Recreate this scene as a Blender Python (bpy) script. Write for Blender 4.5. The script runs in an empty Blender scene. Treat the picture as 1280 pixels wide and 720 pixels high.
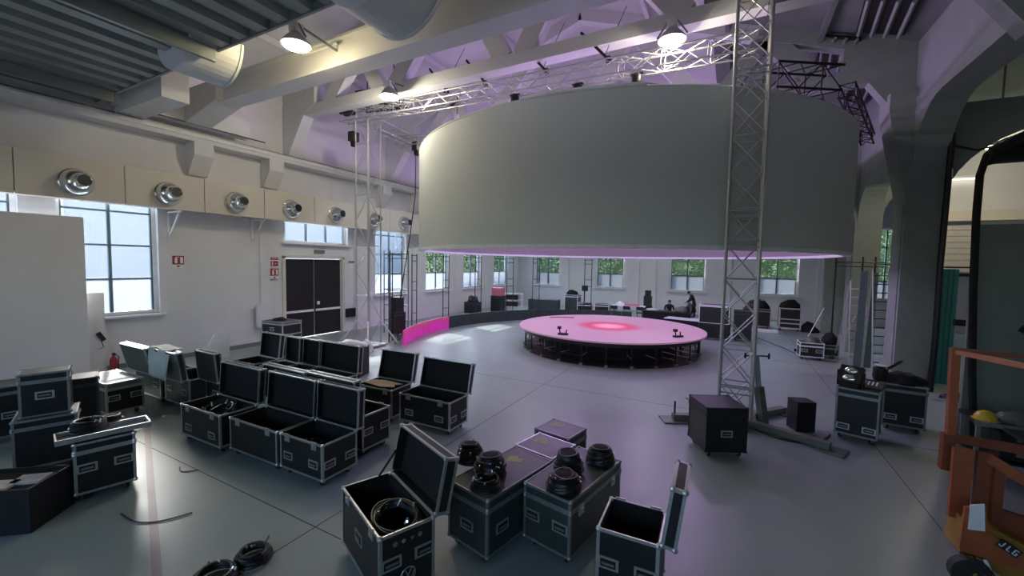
import bpy, bmesh, math, random
from mathutils import Vector, Matrix, Euler
random.seed(7)
R = math.radians
PI = math.pi
SC = bpy.context.scene
COL = SC.collection

# ------------------------------------------------------------------ camera
F_PX, CAM_H = 515.0, 3.3
PITCH, ROLL, YAW = R(3.5), R(1.05), R(28.1)
fw = Vector((-math.sin(YAW)*math.cos(PITCH), math.cos(YAW)*math.cos(PITCH), -math.sin(PITCH)))
rt0 = Vector((math.cos(YAW), math.sin(YAW), 0)); up0 = rt0.cross(fw)
rt = rt0*math.cos(ROLL) + up0*math.sin(ROLL); up = rt.cross(fw)
cd = bpy.data.cameras.new('camera'); cam = bpy.data.objects.new('camera', cd); COL.objects.link(cam)
cam.matrix_world = Matrix(((rt.x, up.x, -fw.x, 0), (rt.y, up.y, -fw.y, 0), (rt.z, up.z, -fw.z, CAM_H), (0, 0, 0, 1)))
cd.sensor_width = 36.0; cd.lens = F_PX*36.0/1280.0; cd.clip_start = 0.05; cd.clip_end = 300
SC.camera = cam

# ------------------------------------------------------------------ world, sun, exposure
SC.view_settings.view_transform = 'Standard'; SC.view_settings.look = 'None'
SC.view_settings.gamma = 1.0; SC.view_settings.exposure = 0.38
w = bpy.data.worlds.new('sky'); SC.world = w; w.use_nodes = True
nt = w.node_tree; nt.nodes.clear()
wo = nt.nodes.new('ShaderNodeOutputWorld'); bg = nt.nodes.new('ShaderNodeBackground'); sk = nt.nodes.new('ShaderNodeTexSky')
sk.sky_type = 'NISHITA'; sk.sun_disc = False; sk.sun_elevation = R(37.7); sk.sun_rotation = R(-70); sk.air_density = 1.0; sk.dust_density = 2.0
bg.inputs[1].default_value = 1.45
nt.links.new(sk.outputs[0], bg.inputs[0]); nt.links.new(bg.outputs[0], wo.inputs[0])
sl = bpy.data.lights.new('sun', 'SUN'); sl.energy = 7.0; sl.angle = R(0.6); sl.color = (1.0, 0.95, 0.88)
sun = bpy.data.objects.new('sun', sl); COL.objects.link(sun)
sun.location = (-40, 20, 40)
sun.rotation_euler = Vector((1.0, -0.35, -0.82)).to_track_quat('-Z', 'Y').to_euler()

# ------------------------------------------------------------------ materials
MATS = {}
def mat(name, col, rough=0.6, metal=0.0, var=0.06, scale=6.0, bump=0.0, emit=None, estr=0.0, spec=0.5):
    m = bpy.data.materials.new(name); m.use_nodes = True
    nt = m.node_tree; b = nt.nodes['Principled BSDF']
    b.inputs['Roughness'].default_value = rough; b.inputs['Metallic'].default_value = metal
    b.inputs['Specular IOR Level'].default_value = spec
    tc = nt.nodes.new('ShaderNodeTexCoord'); no = nt.nodes.new('ShaderNodeTexNoise')
    no.inputs['Scale'].default_value = scale; no.inputs['Detail'].default_value = 4
    nt.links.new(tc.outputs['Object'], no.inputs['Vector'])
    rp = nt.nodes.new('ShaderNodeValToRGB')
    rp.color_ramp.elements[0].position = 0.3; rp.color_ramp.elements[1].position = 0.7
    rp.color_ramp.elements[0].color = tuple(max(0, c*(1-var)) for c in col) + (1,)
    rp.color_ramp.elements[1].color = tuple(min(1, c*(1+var)) for c in col) + (1,)
    nt.links.new(no.outputs['Fac'], rp.inputs['Fac']); nt.links.new(rp.outputs['Color'], b.inputs['Base Color'])
    if bump:
        bp = nt.nodes.new('ShaderNodeBump'); bp.inputs['Strength'].default_value = bump; bp.inputs['Distance'].default_value = 0.01
        nt.links.new(no.outputs['Fac'], bp.inputs['Height']); nt.links.new(bp.outputs['Normal'], b.inputs['Normal'])
    if emit:
        b.inputs['Emission Color'].default_value = tuple(emit)+(1,); b.inputs['Emission Strength'].default_value = estr
    MATS[name] = m; return m

mat('wall_paint', (0.70, 0.70, 0.71), 0.7, var=0.03, scale=1.5)
mat('panel_paint', (0.70, 0.67, 0.66), 0.65, var=0.03, scale=1.2)
mat('soffit_paint', (0.66, 0.62, 0.54), 0.6, var=0.03, scale=1.2)
mat('roof_shade_paint', (0.15, 0.18, 0.165), 0.7, var=0.05, scale=1.0)  # dimness of the lower right roof slope put into its colour
mat('roof_paint', (0.66, 0.66, 0.68), 0.7, var=0.04, scale=1.0)
mat('beam_paint', (0.70, 0.71, 0.71), 0.6, var=0.03, scale=2)
mat('deck_metal', (0.24, 0.275, 0.27), 0.36, 0.35, var=0.08, scale=1.5)
mat('concrete', (0.25, 0.29, 0.265), 0.75, var=0.06, scale=3, bump=0.1)
mat('white_trim', (0.80, 0.82, 0.84), 0.5)
mat('mullion', (0.10, 0.15, 0.16), 0.45)
mat('laminate', (0.012, 0.014, 0.014), 0.45, var=0.25, scale=9)
mat('laminate_green', (0.035, 0.050, 0.045), 0.42, var=0.2, scale=7)
mat('foam', (0.008, 0.009, 0.009), 0.9, var=0.3, scale=25, bump=0.3)
mat('aluminium', (0.55, 0.57, 0.56), 0.38, 0.85, var=0.1, scale=20)
mat('aluminium_dull', (0.30, 0.32, 0.31), 0.5, 0.7, var=0.15, scale=20)
mat('truss_alu', (0.52, 0.54, 0.52), 0.42, 0.75, var=0.08, scale=12)
mat('truss_white', (0.72, 0.74, 0.74), 0.45, 0.3, var=0.06, scale=12)
mat('chrome', (0.75, 0.76, 0.74), 0.16, 1.0, var=0.05)
mat('black_metal', (0.012, 0.013, 0.014), 0.42, 0.2, var=0.2)
mat('black_plastic', (0.010, 0.011, 0.012), 0.5, var=0.2)
mat('black_cloth', (0.008, 0.008, 0.009), 0.9, var=0.3, scale=20, bump=0.4)
mat('rubber', (0.014, 0.014, 0.014), 0.6)
mat('cable', (0.010, 0.010, 0.011), 0.38, var=0.2)
mat('screen_fabric', (0.60, 0.64, 0.62), 0.75, var=0.02, scale=0.6)
mat('paper', (0.62, 0.58, 0.52), 0.8, var=0.08)
mat('tape', (0.45, 0.40, 0.22), 0.7, var=0.15, scale=30)
mat('cardboard', (0.42, 0.32, 0.24), 0.8)
mat('white_cloth', (0.55, 0.60, 0.56), 0.85, var=0.08, bump=0.2)
mat('white_plastic', (0.75, 0.77, 0.80), 0.4)
mat('red_paint', (0.35, 0.03, 0.025), 0.4)
mat('sign_red', (0.30, 0.03, 0.04), 0.5)
mat('orange', (0.33, 0.085, 0.03), 0.45, var=0.15, scale=5)
mat('orange_dark', (0.20, 0.05, 0.02), 0.5, var=0.15, scale=5)
mat('orange_pale', (0.50, 0.17, 0.12), 0.5, var=0.1)
mat('amber', (0.28, 0.15, 0.02), 0.5, var=0.15)
mat('lime', (0.16, 0.22, 0.02), 0.5, var=0.2)
mat('yellow', (0.60, 0.45, 0.03), 0.35)
mat('teal', (0.10, 0.40, 0.40), 0.7, var=0.06)
mat('partition_grey', (0.17, 0.20, 0.18), 0.7, var=0.06, scale=2)
mat('olive_steel', (0.16, 0.18, 0.15), 0.5, 0.3, var=0.15)
mat('shutter', (0.62, 0.58, 0.54), 0.5)
mat('pink_paint', (0.60, 0.16, 0.22), 0.5)
mat('strip_tint', (0.22, 0.19, 0.21), 0.4)
mat('lid_pale', (0.17, 0.19, 0.22), 0.6, spec=0.12)
mat('grey_lining', (0.27, 0.25, 0.26), 0.8)
mat('skin', (0.45, 0.29, 0.22), 0.55)
mat('hair', (0.012, 0.010, 0.009), 0.6)
mat('clothes', (0.012, 0.013, 0.018), 0.85)
mat('jeans', (0.02, 0.025, 0.04), 0.85)
mat('facade', (0.24, 0.255, 0.28), 0.8, var=0.03)
mat('pavement', (0.45, 0.45, 0.45), 0.85)
mat('leaf', (0.16, 0.21, 0.11), 0.6, var=0.5, scale=1.5)
mat('leaf_core', (0.03, 0.07, 0.02), 0.8, var=0.3)
mat('screenlit', (0.01, 0.02, 0.03), 0.3, emit=(0.2, 0.5, 0.9), estr=0.7)
mat('lamp_lens', (0.9, 0.85, 0.7), 0.3, emit=(1.0, 0.90, 0.66), estr=14.0)
mat('tube_lens', (0.9, 0.9, 0.85), 0.3, emit=(1.0, 0.92, 0.75), estr=1.6)
mat('lamp_cool', (0.9, 0.9, 0.95), 0.3, emit=(0.95, 0.95, 1.0), estr=12.0)

def glass_mat(name, tint, frost):
    m = bpy.data.materials.new(name); m.use_nodes = True; nt = m.node_tree; nt.nodes.clear()
    o = nt.nodes.new('ShaderNodeOutputMaterial'); mx = nt.nodes.new('ShaderNodeMixShader')
    t = nt.nodes.new('ShaderNodeBsdfTransparent'); t.inputs[0].default_value = tint
    g = nt.nodes.new('ShaderNodeBsdfGlossy'); g.inputs['Roughness'].default_value = 0.03
    fr = nt.nodes.new('ShaderNodeFresnel'); fr.inputs[0].default_value = 1.45
    if frost:
        tr = nt.nodes.new('ShaderNodeBsdfTranslucent'); tr.inputs[0].default_value = (0.30, 0.33, 0.37, 1)
        nz = nt.nodes.new('ShaderNodeTexNoise'); nz.inputs['Scale'].default_value = 40
        m2 = nt.nodes.new('ShaderNodeMixShader'); m2.inputs[0].default_value = 0.85
        nt.links.new(t.outputs[0], m2.inputs[1]); nt.links.new(tr.outputs[0], m2.inputs[2])
        nt.links.new(m2.outputs[0], mx.inputs[1])
    else:
        nt.links.new(t.outputs[0], mx.inputs[1])
    ge = nt.nodes.new('ShaderNodeNewGeometry'); iv = nt.nodes.new('ShaderNodeMath'); iv.operation = 'SUBTRACT'; iv.inputs[0].default_value = 1.0
    mu = nt.nodes.new('ShaderNodeMath'); mu.operation = 'MULTIPLY'
    nt.links.new(ge.outputs['Backfacing'], iv.inputs[1]); nt.links.new(iv.outputs[0], mu.inputs[0]); nt.links.new(fr.outputs[0], mu.inputs[1])
    nt.links.new(mu.outputs[0], mx.inputs[0]); nt.links.new(g.outputs[0], mx.inputs[2]); nt.links.new(mx.outputs[0], o.inputs[0])
    MATS[name] = m
glass_mat('glass', (0.93, 0.96, 0.98, 1), False)
glass_mat('glass_frosted', (0.9, 0.93, 0.97, 1), True)

def floor_mat():
    m = mat("floor_epoxy", (0.265, 0.325, 0.31), 0.34, var=0.05, scale=0.5)
    nt = m.node_tree; b = nt.nodes['Principled BSDF']
    tc = nt.nodes.new('ShaderNodeTexCoord'); n = nt.nodes.new('ShaderNodeTexNoise'); n.inputs['Scale'].default_value = 1.7; n.inputs['Detail'].default_value = 6
    mr = nt.nodes.new('ShaderNodeMapRange'); mr.inputs[3].default_value = 0.26; mr.inputs[4].default_value = 0.44
    nt.links.new(tc.outputs['Object'], n.inputs['Vector']); nt.links.new(n.outputs['Fac'], mr.inputs[0]); nt.links.new(mr.outputs[0], b.inputs['Roughness'])
floor_mat()

def stage_mat():
    m = mat('stage_top', (0.50, 0.33, 0.40), 0.45, var=0.03, scale=2)
    nt = m.node_tree; b = nt.nodes['Principled BSDF']
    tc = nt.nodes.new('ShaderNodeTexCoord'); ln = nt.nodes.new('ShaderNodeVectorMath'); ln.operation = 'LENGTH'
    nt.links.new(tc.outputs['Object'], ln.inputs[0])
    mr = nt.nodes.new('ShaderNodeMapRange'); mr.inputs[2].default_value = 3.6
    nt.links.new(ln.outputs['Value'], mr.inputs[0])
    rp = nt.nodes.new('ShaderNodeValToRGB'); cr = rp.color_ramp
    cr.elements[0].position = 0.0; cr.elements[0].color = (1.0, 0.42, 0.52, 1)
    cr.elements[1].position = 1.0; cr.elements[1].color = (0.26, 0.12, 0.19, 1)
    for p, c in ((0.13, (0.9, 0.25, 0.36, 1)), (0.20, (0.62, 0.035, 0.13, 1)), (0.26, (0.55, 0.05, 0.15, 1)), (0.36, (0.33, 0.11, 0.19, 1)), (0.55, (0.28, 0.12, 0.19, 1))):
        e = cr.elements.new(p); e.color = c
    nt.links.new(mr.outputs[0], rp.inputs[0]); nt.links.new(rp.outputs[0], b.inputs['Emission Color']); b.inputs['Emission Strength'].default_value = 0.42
    r2 = nt.nodes.new('ShaderNodeValToRGB'); c2 = r2.color_ramp
    c2.elements[0].position = 0.0; c2.elements[0].color = (0.60, 0.30, 0.36, 1); c2.elements[1].position = 1.0; c2.elements[1].color = (0.50, 0.33, 0.41, 1)
    for p, c in ((0.14, (0.55, 0.18, 0.25, 1)), (0.22, (0.40, 0.05, 0.11, 1)), (0.27, (0.42, 0.08, 0.15, 1)), (0.38, (0.48, 0.29, 0.36, 1))):
        e = c2.elements.new(p); e.color = c
    nt.links.new(mr.outputs[0], r2.inputs[0]); nt.links.new(r2.outputs[0], b.inputs['Base Color'])
stage_mat()

def led_mat():
    m = mat('led_magenta', (0.02, 0.01, 0.02), 0.4)
    nt = m.node_tree; b = nt.nodes['Principled BSDF']
    tc = nt.nodes.new('ShaderNodeTexCoord'); n = nt.nodes.new('ShaderNodeTexNoise'); n.inputs['Scale'].default_value = 2.2
    ge = nt.nodes.new('ShaderNodeSeparateXYZ'); nt.links.new(tc.outputs['Object'], ge.inputs[0])
    ad = nt.nodes.new('ShaderNodeMath'); ad.operation = 'MULTIPLY_ADD'; ad.inputs[1].default_value = 0.9; ad.inputs[2].default_value = 0.0
    nt.links.new(ge.outputs['Z'], ad.inputs[0])
    a2 = nt.nodes.new('ShaderNodeMath'); a2.operation = 'ADD'
    ob = nt.nodes.new('ShaderNodeNewGeometry'); nt.links.new(ob.outputs['Position'], n.inputs['Vector'])
    nt.links.new(n.outputs['Fac'], a2.inputs[0]); nt.links.new(ad.outputs[0], a2.inputs[1])
    rp = nt.nodes.new('ShaderNodeValToRGB'); cr = rp.color_ramp
    cr.elements[0].position = 0.40; cr.elements[0].color = (0.62, 0.02, 0.42, 1)
    cr.elements[1].position = 1.0; cr.elements[1].color = (0.45, 0.15, 0.16, 1)
    e = cr.elements.new(0.72); e.color = (0.55, 0.03, 0.24, 1)
    nt.links.new(a2.outputs[0], rp.inputs[0]); nt.links.new(rp.outputs[0], b.inputs['Emission Color']); b.inputs['Emission Strength'].default_value = 0.55
led_mat()

# ------------------------------------------------------------------ mesh helpers
def M4(loc=(0, 0, 0), rz=0.0, rx=0.0, ry=0.0):
    return Matrix.Translation(loc) @ Euler((rx, ry, rz)).to_matrix().to_4x4()
class MB:
    def __init__(s): s.v = []; s.f = []; s.sm = []
    def add(s, vs, fs, smooth=False, mx=None):
        o = len(s.v)
        s.v += [tuple(mx @ Vector(v)) if mx else tuple(v) for v in vs]
        s.f += [tuple(i+o for i in f) for f in fs]; s.sm += [smooth]*len(fs); return s
    def box(s, c, d, mx=None, rz=0.0, rx=0.0, ry=0.0):
        x, y, z = d[0]/2, d[1]/2, d[2]/2
        vs = [(a*x, b*y, e*z) for e in (-1, 1) for b in (-1, 1) for a in (-1, 1)]
        fs = [(0, 2, 3, 1), (4, 5, 7, 6), (0, 1, 5, 4), (2, 6, 7, 3), (0, 4, 6, 2), (1, 3, 7, 5)]
        m = M4(c, rz, rx, ry)
        return s.add(vs, fs, False, mx @ m if mx else m)
    def span(s, a, b, mx=None):
        return s.box([(a[i]+b[i])/2 for i in range(3)], [abs(b[i]-a[i]) for i in range(3)], mx)
    def beam(s, p, q, wd, ht, upv=(0, 0, 1)):
        p, q = Vector(p), Vector(q); d = (q-p); L = d.length; d.normalize(); u = Vector(upv)
        if abs(d.dot(u)) > 0.99: u = Vector((1, 0, 0))
        x = d.cross(u).normalized(); y = x.cross(d)
        vs = []
        for t in (p, q):
            for a, b in ((-1, -1), (1, -1), (1, 1), (-1, 1)): vs.append(t + x*a*wd/2 + y*b*ht/2)
        return s.add(vs, [(3, 2, 1, 0), (4, 5, 6, 7), (0, 1, 5, 4), (1, 2, 6, 5), (2, 3, 7, 6), (3, 0, 4, 7)])
    def tube(s, p, q, r, n=8, r2=None):
        return s.path([p, q], r, n, r2=r2)
    def path(s, pts, r, n=6, closed=False, r2=None):
        pts = [Vector(p) for p in pts]; N = len(pts); rings = []
        up_ = None
        for i, p in enumerate(pts):
            if closed: d = pts[(i+1) % N] - pts[i-1]
            else: d = pts[min(i+1, N-1)] - pts[max(i-1, 0)]
            if d.length < 1e-9: d = Vector((0, 0, 1))
            d.normalize()
            if up_ is None:
                up_ = Vector((0, 0, 1)) if abs(d.z) < 0.9 else Vector((1, 0, 0))
            x = d.cross(up_)
            if x.length < 1e-6: x = d.orthogonal()
            x.normalize(); y = x.cross(d).normalized(); up_ = y
            rr = r if r2 is None else r + (r2-r)*i/max(1, N-1)
            rings.append([p + (x*math.cos(2*PI*k/n) + y*math.sin(2*PI*k/n))*rr for k in range(n)])
        vs = [v for g in rings for v in g]; fs = []
        for i in range(N if closed else N-1):
            a, b = i*n, ((i+1) % N)*n
            for k in range(n): fs.append((a+k, a+(k+1) % n, b+(k+1) % n, b+k))
        s.add(vs, fs, True)
        if not closed:
            s.add(rings[0], [tuple(range(n))[::-1]]); s.add(rings[-1], [tuple(range(n))])
        return s
    def lathe(s, prof, n=20, mx=None, smooth=True):
        vs = []; fs = []
        for r, z in prof:
            for k in range(n): vs.append((r*math.cos(2*PI*k/n), r*math.sin(2*PI*k/n), z))
        for i in range(len(prof)-1):
            for k in range(n): fs.append((i*n+k, i*n+(k+1) % n, (i+1)*n+(k+1) % n, (i+1)*n+k))
        fs.append(tuple(range(n))[::-1]); fs.append(tuple(range((len(prof)-1)*n, len(prof)*n)))
        return s.add(vs, fs, smooth, mx)
    def prism(s, poly, t0, t1, axis='x', mx=None):
        n = len(poly)
        def P(a, b, t): return (t, a, b) if axis == 'x' else ((a, t, b) if axis == 'y' else (a, b, t))
        vs = [P(a, b, t0) for a, b in poly] + [P(a, b, t1) for a, b in poly]
        fs = [tuple(range(n)), tuple(range(2*n-1, n-1, -1))] + [(i, i+n, (i+1) % n + n, (i+1) % n) for i in range(n)]
        return s.add(vs, fs, False, mx)
    def ball(s, c, r, n=8, sx=1, sy=1, sz=1):
        prof = [(max(1e-4, r*math.sin(PI*i/n)), -r*math.cos(PI*i/n)) for i in range(n+1)]
        return s.lathe(prof, n*2, Matrix.Translation(c) @ Matrix.Diagonal((sx, sy, sz, 1)))
    def arcwall(s, r0, r1, z0, z1, a0, a1, n):
        vs = []; fs = []; full = abs(abs(a1-a0)-2*PI) < 1e-6
        m = n if full else n+1
        for i in range(m):
            a = a0+(a1-a0)*i/n; c, d = math.cos(a), math.sin(a)
            vs += [(r0*c, r0*d, z0), (r1*c, r1*d, z0), (r1*c, r1*d, z1), (r0*c, r0*d, z1)]
        for i in range(n):
            p, q = 4*i, 4*((i+1) % m)
            for k in range(4): fs.append((p+k, p+(k+1) % 4, q+(k+1) % 4, q+k))
        if not full: fs += [(0, 3, 2, 1), tuple(4*n+k for k in range(4))]
        return s.add(vs, fs, True)
    def mesh(s, name, material):
        me = bpy.data.meshes.new(name); me.from_pydata(s.v, [], s.f); me.materials.append(MATS[material])
        me.polygons.foreach_set('use_smooth', s.sm)
        bm = bmesh.new(); bm.from_mesh(me); bmesh.ops.recalc_face_normals(bm, faces=bm.faces)
        for e in bm.edges:
            if len(e.link_faces) == 2 and e.calc_face_angle(0) > R(40): e.smooth = False
        bm.to_mesh(me); bm.free(); return me
    def build(s, name, material, parent=None, loc=(0, 0, 0), rot=(0, 0, 0)):
        return put(name, s.mesh(name, material), parent, loc, rot)
def put(name, me, parent=None, loc=(0, 0, 0), rot=(0, 0, 0), scale=None):
    o = bpy.data.objects.new(name, me); COL.objects.link(o); o.location = loc; o.rotation_euler = rot
    if scale: o.scale = scale
    if parent: o.parent = parent
    return o
def thing(name, label, cat, loc=(0, 0, 0), rz=0.0, group=None):
    o = bpy.data.objects.new(name, None); COL.objects.link(o); o.empty_display_size = 0.1
    o.location = loc; o.rotation_euler = (0, 0, rz); return tag(o, label, cat, group)
def tag(o, label, cat, group=None):
    o['label'] = label; o['category'] = cat
    if group: o['group'] = group
    return o
def struct(o, label=None):
    o['kind'] = 'structure'
    if label: o['label'] = label
    return o
def sroot(name, loc=(0, 0, 0)):
    o = bpy.data.objects.new(name, None); COL.objects.link(o); o.location = loc; o['kind'] = 'structure'; return o
CACHE = {}
def shared(key, fn):
    if key not in CACHE: CACHE[key] = fn()
    return CACHE[key]
def bar(name, p, q, r, material, parent, n=8, square=False):
    me = shared(('bar', material, n, square), lambda: (MB().box((0, 0, .5), (2, 2, 1)) if square else MB().lathe([(1, 0), (1, 1)], n)).mesh(name, material))
    p, q = Vector(p), Vector(q); d = q-p
    o = put(name, me, parent, p); o.rotation_euler = d.to_track_quat('Z', 'Y').to_euler(); o.scale = (r, r, d.length); return o
def copy_tree(o, parent=None):
    c = o.copy(); COL.objects.link(c)
    if parent: c.parent = parent
    for ch in list(o.children): copy_tree(ch, c)
    return c

# ------------------------------------------------------------------ room shell
XL, YB, YF, XR = -15.7, 30.7, -6.0, 14.0
WT = 0.36
fl = struct(MB().box((-1, 12.5, -.1), (32, 38.5, .2)).build('floor', 'floor_epoxy'), 'glossy pale grey epoxy floor of the hall')
MB().beam((-13.2, 4.75, .0), (-4.3, 1.6, .0), .085, .006).build('drain_strip', 'strip_tint', fl)
def joint(p, q, wd=.012):
    d = Vector(q)-Vector(p); c = (Vector(p)+Vector(q))/2
    put('floor_joint', shared('jt', lambda: MB().box((0, 0, 0), (1, 1, .003)).mesh('floor_joint', 'black_metal')), fl, (c.x, c.y, .0), (0, 0, math.atan2(d.y, d.x)), (d.length, wd, 1))
for x in (-11.3, -4.4, 2.5): joint((x, -5.9, 0), (x, 30.6, 0))
for y in (3.2, 10.2, 17.2, 24.2): joint((-15.6, y, 0), (13.9, y, 0))

def wall(name, axis, pos, t, u0, u1, z0, z1, holes, material='wall_paint', zt=None):
    us = sorted({u0, u1, *[h[0] for h in holes], *[h[1] for h in holes]}); zs = sorted({z0, z1, *[h[2] for h in holes], *[h[3] for h in holes]})
    m = MB()
    for i in range(len(us)-1):
        for j in range(len(zs)-1):
            uc, zc = (us[i]+us[i+1])/2, (zs[j]+zs[j+1])/2
            if any(h[0] < uc < h[1] and h[2] < zc < h[3] for h in holes): continue
            if axis == 'x': m.span((pos, us[i], zs[j]), (pos+t, us[i+1], zs[j+1]))
            else: m.span((us[i], pos, zs[j]), (us[i+1], pos+t, zs[j+1]))
    return struct(m.build(name, material))
ZS, ZT = 1.55, 5.65
LW = [(1.2, 3.3, ZS, ZT), (3.95, 6.12, ZS, ZT), (10.2, 13.25, 3.95, ZT), (14.9, 17.1, ZS, ZT), (18.75, 20.95, ZS, ZT), (22.55, 24.7, ZS, ZT), (26.5, 28.7, ZS, ZT)]
BW = [(-14.3, -12.1, ZS, ZT), (-9.2, -7.05, ZS, ZT), (-3.9, -1.6, ZS, ZT), (1.35, 3.6, ZS, ZT), (6.55, 8.8, ZS, ZT)]
DOOR = (10.2, 12.9, 0, 3.33)
wl = wall('wall_left', 'x', XL-WT, WT, YF, YB+WT, 0, 10.2, LW + [DOOR])
wb = wall('wall_back', 'y', YB, WT, XL, XR, 0, 13.4, BW)
FWN = [(-13.0, -10.8, ZS, ZT), (-7.8, -5.6, ZS, ZT), (-2.6, -.4, ZS, ZT), (1.0, 3.2, ZS, ZT)]  # unseen windows added to light the front of the drum screen
wf = wall('wall_front', 'y', YF-WT, WT, XL, XR, 0, 13.4, FWN)
wr = wall('wall_right', 'x', XR, .2, YF, YB+WT, 0, 10.0, [])

wn = 0
def window(axis, hole, label, cols=2, rows=4, frost=1, front=False):
    global wn; wn += 1
    u0, u1, z0, z1 = hole
    r = sroot('window_%d' % wn, (XL-WT*.55, (u0+u1)/2, z0) if axis == 'x' else ((u0+u1)/2, YB+WT*.55, z0))
    if axis == 'x': r.rotation_euler.z = -PI/2     # local x runs along the wall, local -y faces out for left wall
    r['label'] = label
    if front: r.location.y = YF-WT*.45; r.rotation_euler.z = PI
    W, H = u1-u0, z1-z0
    f = MB()
    for x in (-W/2+.05, W/2-.05): f.box((x, 0, H/2), (.1, .12, H))
    for z in (.05, H-.05): f.box((0, 0, z), (W-.2, .12, .1))
    f.build('frame', 'white_trim', r)
    s_ = 1 if axis == 'x' else -1
    MB().box((0, s_*.2, -.03), (W+.25, .34, .06)).build('sill', 'white_trim', r)
    iw, ih = W-.2, H-.2
    for i in range(1, cols):
        MB().box((-iw/2+iw*i/cols, 0, H/2), (.07, .08, ih)).build('mullion', 'mullion', r)
    for s in (-1, 1): MB().box((s*(iw/2-.02), 0, H/2), (.04, .08, ih)).build('mullion', 'mullion', r)
    for j in range(1, rows):
        MB().box((0, 0, .1+ih*j/rows), (iw, .07, .05)).build('glazing_bar', 'mullion', r)
    for i in range(cols):
        for j in range(rows):
            put('pane', shared(('pane', round(iw/cols, 3), round(ih/rows, 3), j < frost), lambda: MB().box((0, 0, 0), (iw/cols-.03, .012, ih/rows-.03)).mesh('pane', 'glass_frosted' if j < frost else 'glass')), r, (-iw/2+iw*(i+.5)/cols, 0, .1+ih*(j+.5)/rows))
    L = bpy.data.lights.new('portal', 'AREA'); L.shape = 'RECTANGLE'; L.size = W; L.size_y = H; L.cycles.is_portal = True
    po = bpy.data.objects.new('window_portal', L); COL.objects.link(po)
    if axis == 'x': po.location = (XL-WT-.02, (u0+u1)/2, (z0+z1)/2); po.rotation_euler = (0, -PI/2, 0); L.size, L.size_y = H, W
    else: po.location = ((u0+u1)/2, YB+WT+.02, (z0+z1)/2); po.rotation_euler = (-PI/2, 0, 0)
    if front: po.location.y = YF-WT-.02; po.rotation_euler.x = PI/2
    return r
for i, h in enumerate(LW):
    window('x', h, ('window half hidden at the far left end of the left wall', 'big left wall window beside the fire extinguisher', 'wide window over the dark double door', 'left wall window behind the scaffold frame', 'left wall window above the magenta panels', 'left wall window past the magenta panels', 'last left wall window by the back corner')[i], 3 if i == 2 else 2, 2 if i == 2 else 4, 0 if i in (2,) else 1)
for i, h in enumerate(BW):
    window('y', h, ('back wall window nearest the left corner', 'back wall window above the silver edged trunks', 'back wall window above the bowed person', 'back wall window seen through the big truss tower', 'back wall window in the right aisle')[i])

for i, h in enumerate(FWN):
    window('y', h, '%s added window behind the camera, lighting the screen front' % ('first', 'second', 'third', 'fourth')[i], front=True)

# door
dr = sroot('door_1', (XL-.12, (DOOR[0]+DOOR[1])/2, 0)); dr['label'] = 'dark double door with pale push bars under the wide window'
DW = DOOR[1]-DOOR[0]
for s in (-1, 1):
    lf = MB().box((0, s*DW/4, 1.66), (.06, DW/2-.04, 3.26)).build('door_leaf', 'laminate', dr)
    MB().box((.06, s*DW/4, 1.12), (.05, DW/2-.12, .09)).build('push_bar', 'white_trim', lf)
    if s < 0: MB().box((.04, .2, 1.42), (.02, .12, .14)).build('lock_plate', 'white_trim', lf)
fr = MB()
for s in (-1, 1): fr.box((.14, s*(DW/2+.06), 1.7), (.06, .13, 3.4))
fr.box((.14, 0, 3.39), (.06, DW+.25, .12)).build('door_frame', 'soffit_paint', dr)
MB().box((.14, .2, 3.62), (.03, .5, .16)).build('door_sign', 'partition_grey', dr)

# roof slopes, right aisle roof
for x0, z0, x1, z1, mt, lb, pl in ((XL-.2, 9.5, -5.6, 13.1, 'roof_paint', 'white left slope of the pitched hall roof', ((-13.2, 10.28), (-10.7, 11.18), (-8.2, 12.07))),
                               (-5.6, 13.1, -1.0, 11.46, 'roof_paint', 'white upper right slope of the pitched hall roof', ((-3.0, 12.07),)),
                               (-1.0, 11.46, 4.5, 9.5, 'roof_shade_paint', 'lower right slope of the pitched hall roof, coloured darker for shade', ((-.5, 11.18), (2.0, 10.28)))):
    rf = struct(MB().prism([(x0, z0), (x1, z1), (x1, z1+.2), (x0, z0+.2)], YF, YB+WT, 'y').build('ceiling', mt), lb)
    for x, z in pl: MB().box((x, 12.5, z-.12), (.12, 36, .2)).build('purlin', mt, rf)
struct(MB().prism([(4.5, 9.3), (XR, 7.8), (XR, 8.0), (4.5, 9.5)], YF, YB+WT, 'y').build('ceiling', 'concrete'), 'dim sloping roof of the right aisle')
# corrugated deck over the foreground, ribs along y
dk = MB(); x = XL
prof = []
while x < 4.4:
    prof += [(x, 7.62), (x+.22, 7.62), (x+.27, 7.5), (x+.55, 7.5), (x+.6, 7.62)]; x += .62
prof = [(a, b) for a, b in prof]
poly = prof + [(prof[-1][0], 7.72), (prof[0][0], 7.72)]
for i in range(len(prof)-1):
    (a, za), (b, zb) = prof[i], prof[i+1]
    dk.add([(a, YF, za), (b, YF, zb), (b, 4.75, zb), (a, 4.75, za)], [(0, 1, 2, 3)])
dk.span((XL, YF, 7.66), (4.4, 4.75, 7.74))
dk = struct(dk.build('ceiling', 'deck_metal'), 'grey corrugated metal deck over the foreground')
MB().box((-5.6, 4.78, 7.62), (20.1, .05, .28)).build('edge_channel', 'deck_metal', dk)
for x in (-14.2, -9.4, -4.6, 0.2):
    MB().box((x, -.6, 7.36), (.08, 10.6, .26)).build('deck_joist', 'deck_metal', dk)
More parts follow.
